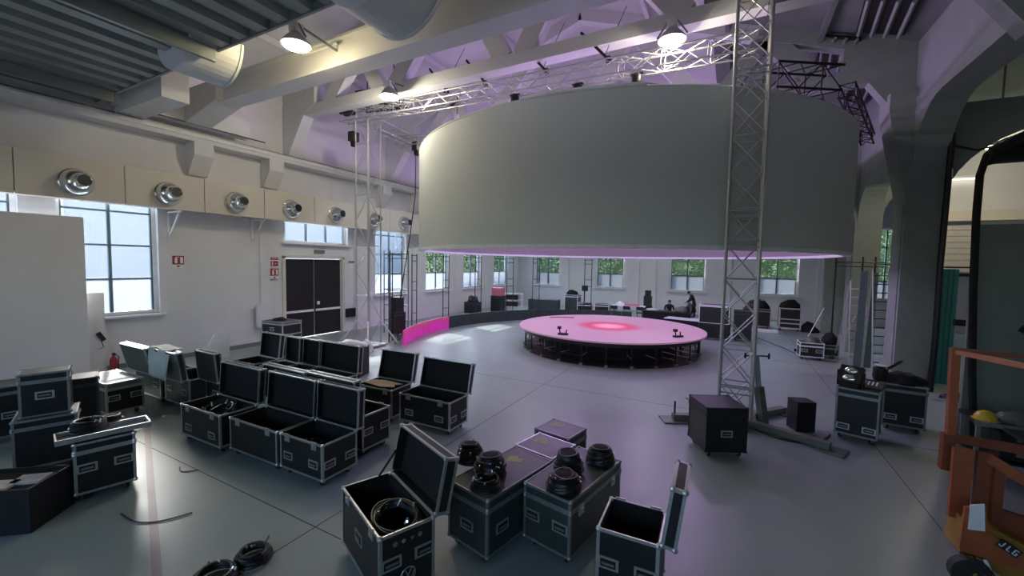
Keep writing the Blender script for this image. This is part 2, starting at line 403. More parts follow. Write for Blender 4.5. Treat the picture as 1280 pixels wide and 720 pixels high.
# rounded hoods below the deck edge
for x, zc, r_, lb in ((-10.1, 7.8, .72, 'rounded grey hood under the deck edge beside the crane carriage'), (-4.85, 7.72, .82, 'rounded grey hood under the deck edge at the top centre')):
    b = MB(); pr = [(x+r_*math.cos(PI+PI*k/20), zc+r_*math.sin(PI+PI*k/20)) for k in range(21)]
    b.prism(pr, 4.3, 5.2, 'y'); h = struct(b.build('trim_%d' % (6 if x < -6 else 7), 'beam_paint'), lb)
    MB().prism([(x+(r_+.02)*math.cos(PI+PI*k/20), zc+(r_+.02)*math.sin(PI+PI*k/20)) for k in range(21)], 5.2, 5.25, 'y').build('end_cap', 'beam_paint', h)

# crane rail ledges, corbels along the left wall
rl = struct(MB().span((XL, YF, 6.95), (XL+.55, YB, 7.2)).build('trim_1', 'wall_paint'), 'white crane rail ledge along the left wall')
MB().span((XL+.2, YF, 7.2), (XL+.34, YB, 7.3)).build('rail', 'aluminium_dull', rl)
MB().span((XL+.55, YF, 7.08), (XL+.60, YB, 7.13)).build('edge_strip', 'white_trim', rl)
for y in (-.6, 2.0, 7.2, 9.6, 15.2, 17.7, 23, 25.6):
    MB().prism([(XL, 5.95), (XL+.12, 5.95), (XL+.55, 6.55), (XL+.55, 6.95), (XL, 6.95)], y-.28, y+.28, 'y').build('corbel', 'wall_paint', rl)

# duct soffit with panels
sf = sroot('trim_2', (0, 0, 0)); sf['label'] = 'cream panelled duct running along the left wall'
MB().span((XL, YF, 4.76), (-14.94, YB, 5.74)).build('duct_core', 'soffit_paint', sf)
ys = [-5.9, -2.7, -.9, 1.1, 3.1, 5.1, 7.05, 8.95, 10.95, 12.95, 15.1, 17.1, 19.1, 21.1, 23.1, 25.1, 27.1, 30.6]
for a, b in zip(ys[:-1], ys[1:]):
    put('duct_panel', MB().span((-14.94, a+.012, 4.72), (-14.90, b-.012, 5.78)).mesh('duct_panel', 'soffit_paint'), sf)
for y in (6.4, 8.95, 16.3):
    bk = MB(); bk.beam((XL, y, 4.68), (-14.9, y, 4.68), .05, .05); bk.beam((XL+.02, y, 3.9), (-15.0, y, 4.66), .035, .035); bk.beam((XL+.02, y, 3.8), (XL+.02, y, 4.7), .05, .04)
    bk.build('bracket', 'white_trim', sf)
struct(MB().span((XL, YF, 0), (XL+.03, DOOR[0]-.15, .14)).build('baseboard_left', 'partition_grey'))
# wall seams / pilasters
for i, (a, b) in enumerate(((9.2, 9.55), (13.6, 14.2), (17.6, 18.2), (21.5, 22.0), (25.3, 25.9))):
    struct(MB().span((XL, a, 0), (XL+.07, b, 4.72)).build('trim_%d' % (10+i), 'wall_paint'), 'shallow white pilaster %s' % ('beside the red signs', 'between door and scaffold', 'behind the magenta panels', 'beyond the magenta panels', 'near the back left corner')[i])
for i, x in enumerate((-11.6, -6.2, -5.0, -.3, 4.8)):
    struct(MB().span((x-.25, YB-.1, 0), (x+.25, YB, 9)).build('trim_%d' % (15+i), 'wall_paint'), 'white pilaster on the back wall, %s from the left' % ('first', 'second', 'third', 'fourth', 'fifth')[i])

# roof trusses (concrete frames)
def rtruss(y, label):  # right half gets a darker material to stand in for shade
    r = sroot('roof_truss', (0, y, 0)); r['label'] = label
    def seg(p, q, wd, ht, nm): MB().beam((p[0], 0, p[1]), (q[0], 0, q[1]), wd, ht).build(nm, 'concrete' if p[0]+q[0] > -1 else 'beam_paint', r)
    seg((XL, 8.85), (.4, 8.85), .4, .34, 'tie_beam'); seg((.4, 8.85), (4.5, 8.85), .4, .34, 'tie_beam')
    seg((XL, 9.35), (-5.6, 12.9), .4, .5, 'rafter'); seg((-5.6, 12.9), (.4, 10.79), .4, .5, 'rafter'); seg((.4, 10.79), (4.5, 9.35), .4, .5, 'rafter')
    for a, b in (((-13.2, 8.9), (-11.6, 10.7)), ((-10.6, 8.95), (-11.6, 10.7)), ((-10.0, 8.95), (-7.4, 12.1)), ((-5.9, 8.95), (-7.6, 12.1)), ((-5.3, 8.95), (-3.6, 12.1)), ((-1.2, 8.95), (-3.8, 12.1)), ((-.6, 8.95), (.6, 10.6)), ((2.1, 8.9), (.6, 10.6))):
        seg(a, b, .34, .55, 'strut')
    for x, s in ((XL, 1), (4.5, -1)):
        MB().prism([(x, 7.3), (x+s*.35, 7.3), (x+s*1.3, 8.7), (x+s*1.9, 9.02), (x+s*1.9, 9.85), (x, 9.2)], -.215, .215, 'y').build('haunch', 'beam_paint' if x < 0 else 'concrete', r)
for y, lb in ((10.4, 'white roof truss nearest above the lighting trusses'), (15.8, 'white roof truss above the near half of the round screen'), (21.1, 'white roof truss above the far half of the round screen'), (26.4, 'white roof truss closest to the back wall')):
    rtruss(y, lb)

# arcade: columns, arches
def column(y, label):
    r = sroot('column', (4.55, y, 0)); r['label'] = label
    MB().box((0, 0, 3.6), (.82, .95, 7.2)).build('shaft', 'concrete', r)
    MB().box((-.42, 0, 2.6), (.03, .7, 5.0)).build('face_panel', 'concrete', r)
    MB().box((-.1, 0, .3), (.75, 1.05, .6)).build('plinth', 'concrete', r)
    cp = MB(); cp.prism([(-.41, 5.2), (.41, 5.2), (.6, 7.6), (.6, 8.2), (-.9, 8.2), (-.9, 7.7)], -.47, .47, 'y'); cp.build('capital', 'concrete', r)
    hb = MB(); pl = [(.41+2.4-2.4*math.cos(PI/2*k/10), 5.1+2.0*math.sin(PI/2*k/10)) for k in range(11)]
    for (a, za), (b, zb) in zip(pl[:-1], pl[1:]): hb.prism([(a, za), (b, zb), (b, 7.75), (a, 7.75)], -.3, .3, 'y')
    hb.span((2.8, -.3, 7.1), (9.4, .3, 7.75)); hb.build('aisle_arch', 'concrete', r)
CY = (6.4, 15.76, 21.1, 26.4)
for y, lb in zip(CY, ('grey concrete column outside the frame on the near right', 'thick grey concrete column beside the standing ladders', 'grey concrete column at the right edge of the screen', 'grey concrete column by the back wall')):
    column(y, lb)
for i, (a, b) in enumerate(zip(CY[:-1], CY[1:])):
    a, b = a+.475, b-.475
    rr = (1.6, 1.3, 1.3)[i]; zc = (5.9, 5.0, 5.0)[i]; pl = []
    for k in range(9): t = PI - PI/2*k/8; pl.append((a+rr+rr*math.cos(t), zc+rr*1.1*math.sin(t)))
    for k in range(9): t = PI/2 - PI/2*k/8; pl.append((b-rr+rr*math.cos(t), zc+rr*1.1*math.sin(t)))
    pl += [(b, 8.0), (a, 8.0)]
    m = MB()
    for k in range(len(pl)-3):
        (y0, z0), (y1, z1) = pl[k], pl[k+1]
        if abs(y1-y0) > 1e-4: m.prism([(y0, z0), (y1, z1), (y1, 8.0), (y0, 8.0)], 4.2, 4.9, 'x')
    struct(m.build('arcade_arch', 'concrete'), 'concrete arch of the right arcade, bay %s from the camera' % ('nearest', 'second', 'third')[i])
struct(MB().span((4.25, YF, 8.0), (4.85, YB, 9.6)).build('trim_20', 'concrete'), 'plain concrete band above the right arcade arches')

# ------------------------------------------------------------------ outside
struct(MB().box((0, 14, -.25), (120, 100, .1)).build('ground', 'pavement'), 'paved yard outside the windows')
fb = thing('neighbour_building', 'pale building seen outside through the left windows', 'building', (-26, 24, -.2))
MB().span((-3, -38, 0), (0, 30, 6.6)).build('facade', 'facade', fb)
for y in (-17.3, -14, -8): MB().box((.05, y, 3.3), (.1, .12, 6.6)).build('downpipe', 'aluminium_dull', fb)
MB().box((.15, -4, 6.55), (.5, 68, .18)).build('eave', 'white_trim', fb)
hg = thing('hedge', 'tall leafy green hedge outside the back windows', 'hedge', (-1, 34.6, -.2))
MB().box((0, .9, 3.4), (40, 1.2, 6.8)).build('hedge_core', 'leaf_core', hg)
lv = MB()
for _ in range(7000):
    c = Vector((random.uniform(-20, 20), random.uniform(-.05, .3), random.uniform(1.2, 6.9))); s_ = random.uniform(.07, .13)
    e = Euler((random.uniform(-.9, .9)+PI/2*.7, random.uniform(-.8, .8), random.uniform(-1.2, 1.2))).to_matrix()
    lv.add([c+e @ Vector(v)*s_ for v in ((-1, 0, 0), (0, -.55, .1), (1, 0, 0), (0, .55, .1))], [(0, 1, 2, 3)])
lv = lv.build('leaves', 'leaf', hg); lv['kind'] = 'stuff'
h2 = thing('hedge', 'leafy green hedge outside the far left windows', 'hedge', (-20.4, 28.9, -.2))
MB().box((-.8, 0, 3.0), (1.0, 9.6, 6.0)).build('hedge_core', 'leaf_core', h2)
lv = MB()
for _ in range(3500):
    c = Vector((random.uniform(-.3, .05), random.uniform(-4.8, 4.8), random.uniform(1.2, 6.1))); s_ = random.uniform(.07, .13)
    e = Euler((random.uniform(-1.2, 1.2), random.uniform(-.9, .9)+PI/2*.7, random.uniform(-1.2, 1.2))).to_matrix()
    lv.add([c+e @ Vector(v)*s_ for v in ((-1, 0, 0), (0, -.55, .1), (1, 0, 0), (0, .55, .1))], [(0, 1, 2, 3)])
lv = lv.build('leaves', 'leaf', h2); lv['kind'] = 'stuff'

# ------------------------------------------------------------------ bridge crane
cr = thing('bridge_crane', 'white overhead crane girder crossing below the roof at top left', 'crane', (0, 6.95, 7.3))
g = MB(); g.box((-5.95, 0, .78), (18.5, .34, .55)); g.build('girder', 'beam_paint', cr)
MB().box((-5.95, 0, .48), (18.5, .52, .05)).build('lower_flange', 'beam_paint', cr)
MB().box((-5.95, -.02, 1.08), (18.5, .56, .06)).build('upper_flange', 'beam_paint', cr)
ec = MB().box((-15.1, -.2, .40), (.3, 3.5, .6)).build('end_carriage', 'beam_paint', cr)
for y in (-1.15, .2): MB().lathe([(.09, 0), (.09, .03)], 16, M4((-14.95, y, .42), ry=PI/2)).build('wheel_hole', 'black_metal', ec)
MB().box((-14.94, .3, .12), (.02, 3.6, .035)).build('buffer_strip', 'black_metal', ec)
tp = MB(); tp.prism([(-15.0, .1), (-13.2, .50), (-13.2, 1.05), (-15.0, 1.05)], -.35, .35, 'y'); tp.build('gusset_box', 'beam_paint', cr)
MB().box((-14.0, -1.55, .32), (2.7, .6, .72)).build('motor_housing', 'beam_paint', cr)
ec2 = MB().box((3.3, 0, .40), (.3, 3.4, .6)).build('end_carriage', 'beam_paint', cr)
MB().box((-8.8, -.30, .93), (1.2, .04, .05)).build('cable_tray', 'white_trim', cr)

# ------------------------------------------------------------------ lamps (their light comes from here)
def lamp(label, loc, power, col, mount, spot=None):
    r = thing('high_bay_lamp', label, 'lamp', loc, group=None)
    MB().lathe([(.05, .30), (.10, .26), (.16, .2), (.28, .06), (.30, .0), (.27, .01), (.05, .06)], 24).build('reflector', 'aluminium', r)
    MB().lathe([(.25, -.03), (.25, .0)], 24).build('lens', 'lamp_lens', r)
    MB().box((0, 0, .36), (.2, .2, .18)).build('ballast_box', 'white_trim', r)
    bk = MB(); bk.beam((0, 0, .45), (mount[0]-loc[0], mount[1]-loc[1], mount[2]-loc[2]), .04, .04); bk.beam((-.32, 0, .1), (-.1, 0, .42), .03, .03); bk.beam((.32, 0, .1), (.1, 0, .42), .03, .03)
    bk.build('bracket', 'aluminium_dull', r)
    L = bpy.data.lights.new('lamp_light', 'SPOT' if spot else 'POINT'); L.energy = power; L.color = col; L.shadow_soft_size = .12
    if spot: L.spot_size = R(spot); L.spot_blend = .6
    o = bpy.data.objects.new('lamp_light', L); COL.objects.link(o); o.parent = r; o.location = (0, 0, -.2)
    return r
WARM = (1.0, .90, .68); COOL = (.86, .92, 1.0)
lamp('round high bay lamp glowing warm in front of the white crane girder', (-8.35, 5.75, 7.80), 70, (1.0, .82, .48), (-8.35, 6.78, 8.15))
lamp('round high bay lamp glowing above the left truss tower', (-9.5, 9.6, 8.30), 200, WARM, (-9.5, 10.2, 8.85))
lamp('round high bay lamp left of the big truss tower at the top', (-1.42, 10.0, 8.30), 150, WARM, (-1.42, 10.2, 8.85))
lamp('high bay lamp in the dim right aisle', (6.4, 16.75, 6.8), 150, WARM, (6.4, 16.75, 9.0))
for i, (x, y) in enumerate(((-10.5, 14.5), (-10.5, 22), (-4, 25.5))):  # unseen lamps added to brighten the back of the hall
    lamp('added high bay fill lamp hidden above the round screen, %s one' % ('near left', 'far left', 'rear middle')[i], (x, y, 9.0), 330, COOL, (x, y, 13.09-.3564*abs(x+5.6)), 150)

# ------------------------------------------------------------------ round screen, stage, LED ring
CX, CY_ = -4.3, 16.2
sc_ = thing('round_screen', 'huge grey fabric drum screen hanging over the round stage', 'screen', (CX, CY_, 3.7))
MB().arcwall(7.32, 7.36, 0, 3.42, 0, 2*PI, 96).build('fabric', 'screen_fabric', sc_)
MB().arcwall(7.27, 7.30, .06, 3.38, 0, 2*PI, 96).build('inner_lining', 'grey_lining', sc_)
ring = lambda r, z, n=96: [(r*math.cos(2*PI*k/n), r*math.sin(2*PI*k/n), z) for k in range(n)]
MB().path(ring(7.34, 3.42), .035, 6, True).build('top_rail', 'screen_fabric', sc_)
MB().arcwall(7.18, 7.38, -.04, .05, 0, 2*PI, 96).build('bottom_rail', 'white_trim', sc_)
MB().arcwall(7.36, 7.385, .02, 3.4, R(211), R(213), 2).build('edge_seam', 'screen_fabric', sc_)
MB().path([(7.37*math.cos(R(a)), 7.37*math.sin(R(a)), 3.46) for a in range(268, 291, 2)], .045, 8).build('top_pipe', 'white_trim', sc_)
# pink wash lights inside the drum
for k in range(6):
    a = 2*PI*k/6+.3
    r = thing('wash_light', 'stage wash light hanging inside the round screen', 'stage light', (CX+3.2*math.cos(a), CY_+3.2*math.sin(a), 6.75), a, 'wash lights inside the screen')
    MB().lathe([(.10, .28), (.16, .2), (.17, 0), (.14, 0), (.13, .04)], 16).build('housing', 'black_metal', r)
    MB().lathe([(.13, .01), (.13, .03)], 16).build('lens', 'lamp_cool', r)
    MB().beam((0, 0, .25), (0, 0, 1.4), .05, .05).build('clamp', 'black_metal', r)
    L = bpy.data.lights.new('wash', 'POINT'); L.energy = 155; L.color = (.70, .45, 1.0); L.shadow_soft_size = .16
    o = bpy.data.objects.new('wash_beam', L); COL.objects.link(o); o.parent = r; o.location = (0, 0, -.2)

st = thing('round_stage', 'large round pink lit stage on black scaffold legs', 'stage', (CX+.05, CY_, 0))
ZST = .86
MB().lathe([(3.42, -.07), (3.55, -.05), (3.55, 0), (.01, 0)], 96).build('stage_top', 'stage_top', st, (0, 0, ZST))
MB().arcwall(3.30, 3.40, ZST-.2, ZST-.07, 0, 2*PI, 72).build('ring_beam', 'black_metal', st)
MB().lathe([(2.5, 0), (2.5, .68)], 48).build('shade_core', 'black_cloth', st)  # black core standing in for the shade under the stage
MB().arcwall(2.6, 3.35, 0, .03, 0, 2*PI, 72).build('shade_ring', 'black_metal', st)  # black ring on the floor, added to keep the understage dark
NL = 26
for k in range(NL):
    a = 2*PI*(k+.5)/NL; b = 2*PI*(k+1.5)/NL
    for rr in (3.32, 2.75):
        bar('leg', (rr*math.cos(a), rr*math.sin(a), 0), (rr*math.cos(a), rr*math.sin(a), ZST-.07), .024, 'black_metal', st)
    for z in ((.2, .38, .58) if (k % 13) in (0, 1, 11, 12, 2, 10) else (.3,)):
        bar('rung', (3.32*math.cos(a), 3.32*math.sin(a), z), (2.75*math.cos(a), 2.75*math.sin(a), z), .014, 'truss_alu', st)
        if k % 2 == 0: bar('ledger', (3.32*math.cos(a), 3.32*math.sin(a), z), (3.32*math.cos(b), 3.32*math.sin(b), z), .014, 'black_metal', st)
    put('foot_plate', shared('foot', lambda: MB().box((0, 0, .04), (.1, .1, .08)).mesh('foot_plate', 'aluminium_dull')), st, (3.36*math.cos(a), 3.36*math.sin(a), 0), (0, 0, a))
# clutter on the stage
def smallrig(label, x, y, rz):
    r = thing('floor_rig', label, 'rig', (x, y, ZST), rz)
    MB().box((0, 0, .03), (.34, .16, .06)).build('base', 'black_metal', r)
    m = MB(); m.tube((-.1, 0, .06), (-.14, 0, .22), .02); m.tube((.1, 0, .06), (.12, .02, .18), .02); m.box((-.13, 0, .24), (.12, .1, .09)); m.build('arm', 'black_metal', r)
smallrig('small dark clamp rig lying on the near left of the pink stage', CX-.75, CY_-2.95, .2)
smallrig('small dark clamp rig lying on the right edge of the pink stage', CX+2.75, CY_-1.15, .9)
tag(MB().box((CX-2.45, CY_+1.3, ZST+.012), (1.1, .12, .024), rz=.45).build('stage_strip', 'sign_red'), 'dark red strip lying on the far left of the pink stage', 'strip')

lw = thing('curved_led_wall', 'low curved LED wall around the stage, lit magenta at its left end', 'LED wall', (CX, CY_, 0))
a = 211.5; step = math.degrees(.58/8.0)
while a > 96:
    t = R(a-step/2); on = a > 182.0
    me = shared(('ledp', on), lambda: MB().box((0, 0, 0), (.07, .57, .58)).mesh('led_panel', 'led_magenta' if on else 'laminate_green'))
    put('led_panel', me, lw, (8.02*math.cos(t), 8.02*math.sin(t), .30), (0, 0, t))
    if int(a*10) % 2 == 0 or on:
        put('panel_brace', shared('pbr', lambda: MB().beam((.04, 0, .5), (.4, 0, .02), .03, .03).mesh('panel_brace', 'black_metal')), lw, (8.03*math.cos(t), 8.03*math.sin(t), 0), (0, 0, t))
    a -= step

# ladder frames that stand behind the LED wall
def ladder_frame(label, x, y, rz, h, wd, rungs):
    r = thing('ladder_frame', label, 'frame', (x, y, 0), rz, None)
    for s in (-1, 1): bar('upright', (s*wd/2, 0, 0), (s*wd/2, 0, h), .022, 'black_metal', r)
    for z in rungs: bar('rung', (-wd/2, 0, z), (wd/2, 0, z), .016, 'black_metal', r)
    return r
for ang, lb in ((206, 'first from the left of the magenta panels'), (190.5, 'second, behind the magenta panels'), (174, 'third, behind the dark panels'), (159, 'fourth, behind the dark panels'), (145, 'fifth, near the back corner'), (134, 'sixth, in front of the back wall'), (113, 'seventh, behind the silver edged trunks')):
    t = R(ang)
    ladder_frame('thin dark ladder frame behind the LED wall, %s' % lb, CX+8.75*math.cos(t), CY_+8.75*math.sin(t), t+PI/2, 3.62, .42, (.9, 1.95, 2.35, 3.3, 3.55))

# ------------------------------------------------------------------ trusses
def truss(name, label, cat, p, q, wd, bay, material, rch=.025, rbr=.012, roll=0.0, xb=True, group=None, fine=True):
    p, q = Vector(p), Vector(q); d = q-p; L = d.length
    r = thing(name, label, cat, p, 0, group)
    r.rotation_mode = 'QUATERNION'; r.rotation_quaternion = d.to_track_quat('Z', 'Y') @ Euler((0, 0, roll)).to_quaternion()
    h = wd/2; cs = [(-h, -h), (h, -h), (h, h), (-h, h)]
    for x, y in cs: bar('chord', (x, y, 0), (x, y, L), rch, material, r)
    n = max(2, round(L/bay)); j = MB()
    for k in range(n):
        z0, z1 = L*k/n, L*(k+1)/n
        for i in range(4):
            a, b = cs[i], cs[(i+1) % 4]
            prs = [((*a, z0), (*b, z1)) if (k+i) % 2 else ((*b, z0), (*a, z1))]
            if xb and i % 2 == 0: prs.append(((*b, z0), (*a, z1)) if (k+i) % 2 else ((*a, z0), (*b, z1)))
            if k % 2 == 0 or k == n-1: prs.append(((*a, z0+.02), (*b, z0+.02)))
            for u, v in prs:
                if fine: bar('brace', u, v, rbr, material, r)
                else: j.tube(u, v, rbr, 4)
    if not fine:
        o = j.build('lacing', material, r); o['kind'] = 'stuff'
    return r
# big tower
bt = truss('truss_tower', 'tall grey aluminium truss tower in front of the screen on the right', 'tower', (.16, 9.8, .16), (.16, 9.8, 9.5), .60, .74, 'truss_alu', .032, .013, roll=0)
for z in (.55, 3.55, 4.15, 6.9):
    for dz in (0, .12): 
        m = MB()
        for a, b in (((-.31, -.31), (.31, -.31)), ((.31, -.31), (.31, .31)), ((.31, .31), (-.31, .31)), ((-.31, .31), (-.31, -.31))): m.tube((*a, z+dz), (*b, z+dz), .02, 6)
        m.build('joint_frame', 'truss_alu', bt)
MB().box((-.33, -.25, 4.45), (.06, .08, .3)).build('hoist_control', 'black_plastic', bt)
MB().box((0, 0, .02), (.8, .8, .05)).build('base_plate', 'olive_steel', bt)
# outriggers of the tower base
tb = thing('outrigger_stand', 'olive steel outrigger base under the big truss tower', 'base', (.16, 9.8, 0), 0)
for ex, ey in ((-1.15, -.55), (1.55, -.62), (1.0, 1.25), (-.75, 1.1)):
    t = math.atan2(ey, ex); L = math.hypot(ex, ey); e = (ex, ey, .09)
    o = MB().beam((.3*math.cos(t), .3*math.sin(t), .09), e, .16, .12).build('outrigger', 'olive_steel', tb)
    MB().box((e[0], e[1], .015), (.46, .42, .03), rz=t).build('jack_plate', 'olive_steel', o)
    MB().tube((e[0]*.97, e[1]*.97, .02), (e[0]*.97, e[1]*.97, .42), .02).build('jack_screw', 'black_metal', o) if ex < -1 else None
sa = thing('stabiliser_arm', 'grey steel arm with a cross handle leaning beside the big tower', 'arm', (.72, 9.95, 0))
MB().beam((.0, 0, .0), (-.12, .1, .78), .15, .13).build('lower_sleeve', 'olive_steel', sa)
MB().beam((-.12, .1, .72), (-.19, .16, 1.42), .11, .1).build('inner_tube', 'olive_steel', sa)
hd = MB(); hd.tube((-.42, .05, 1.42), (.06, .26, 1.42), .016); hd.tube((-.40, .06, 1.36), (-.40, .06, 1.48), .02); hd.tube((.04, .25, 1.36), (.04, .25, 1.48), .02)
hd.build('cross_handle', 'black_metal', sa)
# left tower
lt = truss('truss_tower', 'pale truss tower by the left wall next to the double door', 'tower', (-12.2, 11.25, .12), (-12.2, 11.25, 8.45), .62, .9, 'truss_alu', .026, .009, roll=0, xb=False)
MB().box((0, 0, -.06), (.95, .95, .06)).build('base_plate', 'truss_alu', lt)
m = MB(); [m.beam((sx*.3, sy*.3, .9), (sx*.75, sy*.75, -.02), .05, .05) for sx in (-1, 1) for sy in (-1, 1)]
m.build('base_struts', 'truss_white', lt)
# horizontal trusses at tower heads
truss('lighting_truss', 'long aluminium truss spanning above the screen front', 'truss', (-13.2, 11.0, 8.65), (.3, 9.95, 7.85), .38, .48, 'truss_alu', .022, .009, roll=0)
truss('lighting_truss', 'dark truss running back from the left tower', 'truss', (-12.2, 11.6, 8.45), (-12.9, 17.5, 8.45), .36, .6, 'truss_alu', .022, .011, fine=False)
truss('lighting_truss', 'dark truss at the upper right of the screen', 'truss', (.55, 11.3, 7.6), (1.85, 12.0, 7.55), .55, .45, 'black_metal', .028, .014)
truss('lighting_truss', 'dark truss following the right rim of the screen', 'truss', (2.2, 12.6, 7.55), (3.5, 16.6, 7.3), .3, .5, 'black_metal', .022, .011, fine=False)
truss('lighting_truss', 'lower truss with a black hoist left of the screen', 'truss', (-12.6, 13.2, 8.25), (-9.0, 13.9, 8.25), .36, .5, 'truss_alu', .022, .011, fine=False)
sdt = truss('lighting_truss', 'short dark truss piece hanging high behind the left tower', 'truss', (-13.3, 11.9, 9.55), (-11.2, 12.0, 9.45), .6, .4, 'black_metal', .026, .014)
for x_ in (-13.0, -11.6):
    o = MB().tube((x_, 11.95, 9.6), (x_, 11.95, 9.72+.3564*(x_-XL)), .02).build('hanger', 'black_metal', sdt)
    o.matrix_parent_inverse = sdt.matrix_basis.inverted()
tag(MB().beam((-13.0, 11.0, 9.15), (-10.4, 11.3, 9.5), .1, .1).build('black_beam', 'black_metal'), 'straight black bar below the short dark truss piece', 'bar')
# hoists
def hoist(label, x, y, z):
    r = thing('chain_hoist', label, 'hoist', (x, y, z))
    MB().box((0, 0, .15), (.26, .3, .34)).build('motor_body', 'black_plastic', r)
    MB().lathe([(.1, -.2), (.12, 0)], 12).build('chain_bag', 'black_cloth', r)
    MB().tube((0, 0, .3), (0, 0, .62), .012).build('chain', 'aluminium_dull', r)
hoist('black chain hoist hanging at the left tower head', -12.75, 11.05, 7.75)
hoist('black chain hoist hanging at the screen top left corner', -11.7, 13.35, 7.85)
b_ = thing('moving_light', 'black moving head light lying on the left tower truss', 'stage light', (-12.95, 10.95, 8.72))
MB().box((0, 0, .06), (.5, .32, .12)).build('base', 'black_plastic', b_); MB().ball((-.05, 0, .2), .16, 8, 1.6, 1, .7).build('head', 'black_plastic', b_)
for i, (x, y) in enumerate(((-8.1, 10.6), (-6.6, 10.49), (-4.6, 10.33), (-2.9, 10.2), (-10.9, 10.82))):
    r = thing('hanging_strut', 'slanted black strut above the front truss, %s from the left' % ('second', 'third', 'fourth', 'fifth', 'first')[i], 'strut', (x, y, 8.65-.8*(x+13.2)/13.5+.25))
    MB().tube((0, 0, 0), (-.75, .1, .85), .035, 8).build('pole', 'black_metal', r)
    MB().box((0, 0, 0), (.12, .12, .12)).build('clamp', 'black_metal', r)
    MB().tube((-.1, 0, .1), (.25, .6, 1.5), .012, 6).build('steel_wire', 'aluminium_dull', r)
for i, (x, y, lb) in enumerate(((-5.6, 10.45, 'left of centre'), (-3.7, 10.30, 'at the centre'), (-2.2, 10.18, 'right of centre'))):
    r = thing('spot_lamp', 'black stage lamp clamped to the front truss %s' % lb, 'stage light', (x, y, 8.65-.8*(x+13.2)/13.5-.5))
    MB().lathe([(.08, 0), (.12, .05), (.12, .25), (.06, .32)], 14).build('body', 'black_metal', r); MB().box((0, 0, .3), (.3, .04, .05)).build('yoke', 'black_metal', r)

# ------------------------------------------------------------------ flight cases
def mesh_handle():
    return MB().box((0, 0, 0), (.20, .012, .12)).mesh('handle', 'aluminium')
def mesh_recess():
    m = MB(); m.box((0, -.003, .0), (.15, .014, .075)); return m.mesh('recess', 'black_plastic')
def mesh_bail():
    m = MB(); m.box((0, -.014, .0), (.12, .014, .022)); return m.mesh('bail', 'aluminium_dull')
def mesh_latch():
    m = MB(); m.box((0, 0, 0), (.11, .014, .12)); m.box((0, -.012, -.005), (.045, .014, .05)); return m.mesh('latch', 'aluminium')
def mesh_fork():
    m = MB(); m.box((0, 0, .105), (.1, .08, .012)); m.box((-.028, 0, .07), (.006, .06, .07)); m.box((.028, 0, .07), (.006, .06, .07)); return m.mesh('caster', 'aluminium_dull')
def mesh_wheel():
    return MB().lathe([(.035, -.02), (.05, -.014), (.05, .014), (.035, .02)], 14, M4((0, 0, .05), ry=PI/2)).mesh('wheel', 'rubber')
def trim_box(m, L, W, z0, z1, t=.026, e=.006, top=True, bottom=True):
    for sx in (-1, 1):
        for sy in (-1, 1):
            m.span((sx*(L/2+e), sy*(W/2+e), z0), (sx*(L/2-t), sy*(W/2-t), z1))
    for z, on in ((z0, bottom), (z1, top)):
        if not on: continue
        a, b = (z-.004, z+t) if z == z0 else (z-t, z+.004)
        for s in (-1, 1):
            m.span((-L/2, s*(W/2+e), a), (L/2, s*(W/2-.012), b)); m.span((s*(L/2+e), -W/2, a), (s*(L/2-.012), W/2, b))
    for sx in (-1, 1):
        for sy in (-1, 1):
            for z, on in ((z0+.012, bottom), (z1-.012, top)):
                if on: m.ball((sx*(L/2-.008), sy*(W/2-.008), z), .03, 4)
def face_tf(face, L, W):
    # transform putting local -y-facing items on a face of the case
    return {'front': M4((0, -W/2, 0), 0), 'right': M4((L/2, 0, 0), PI/2), 'back': M4((0, W/2, 0), PI), 'left': M4((-L/2, 0, 0), -PI/2)}[face]
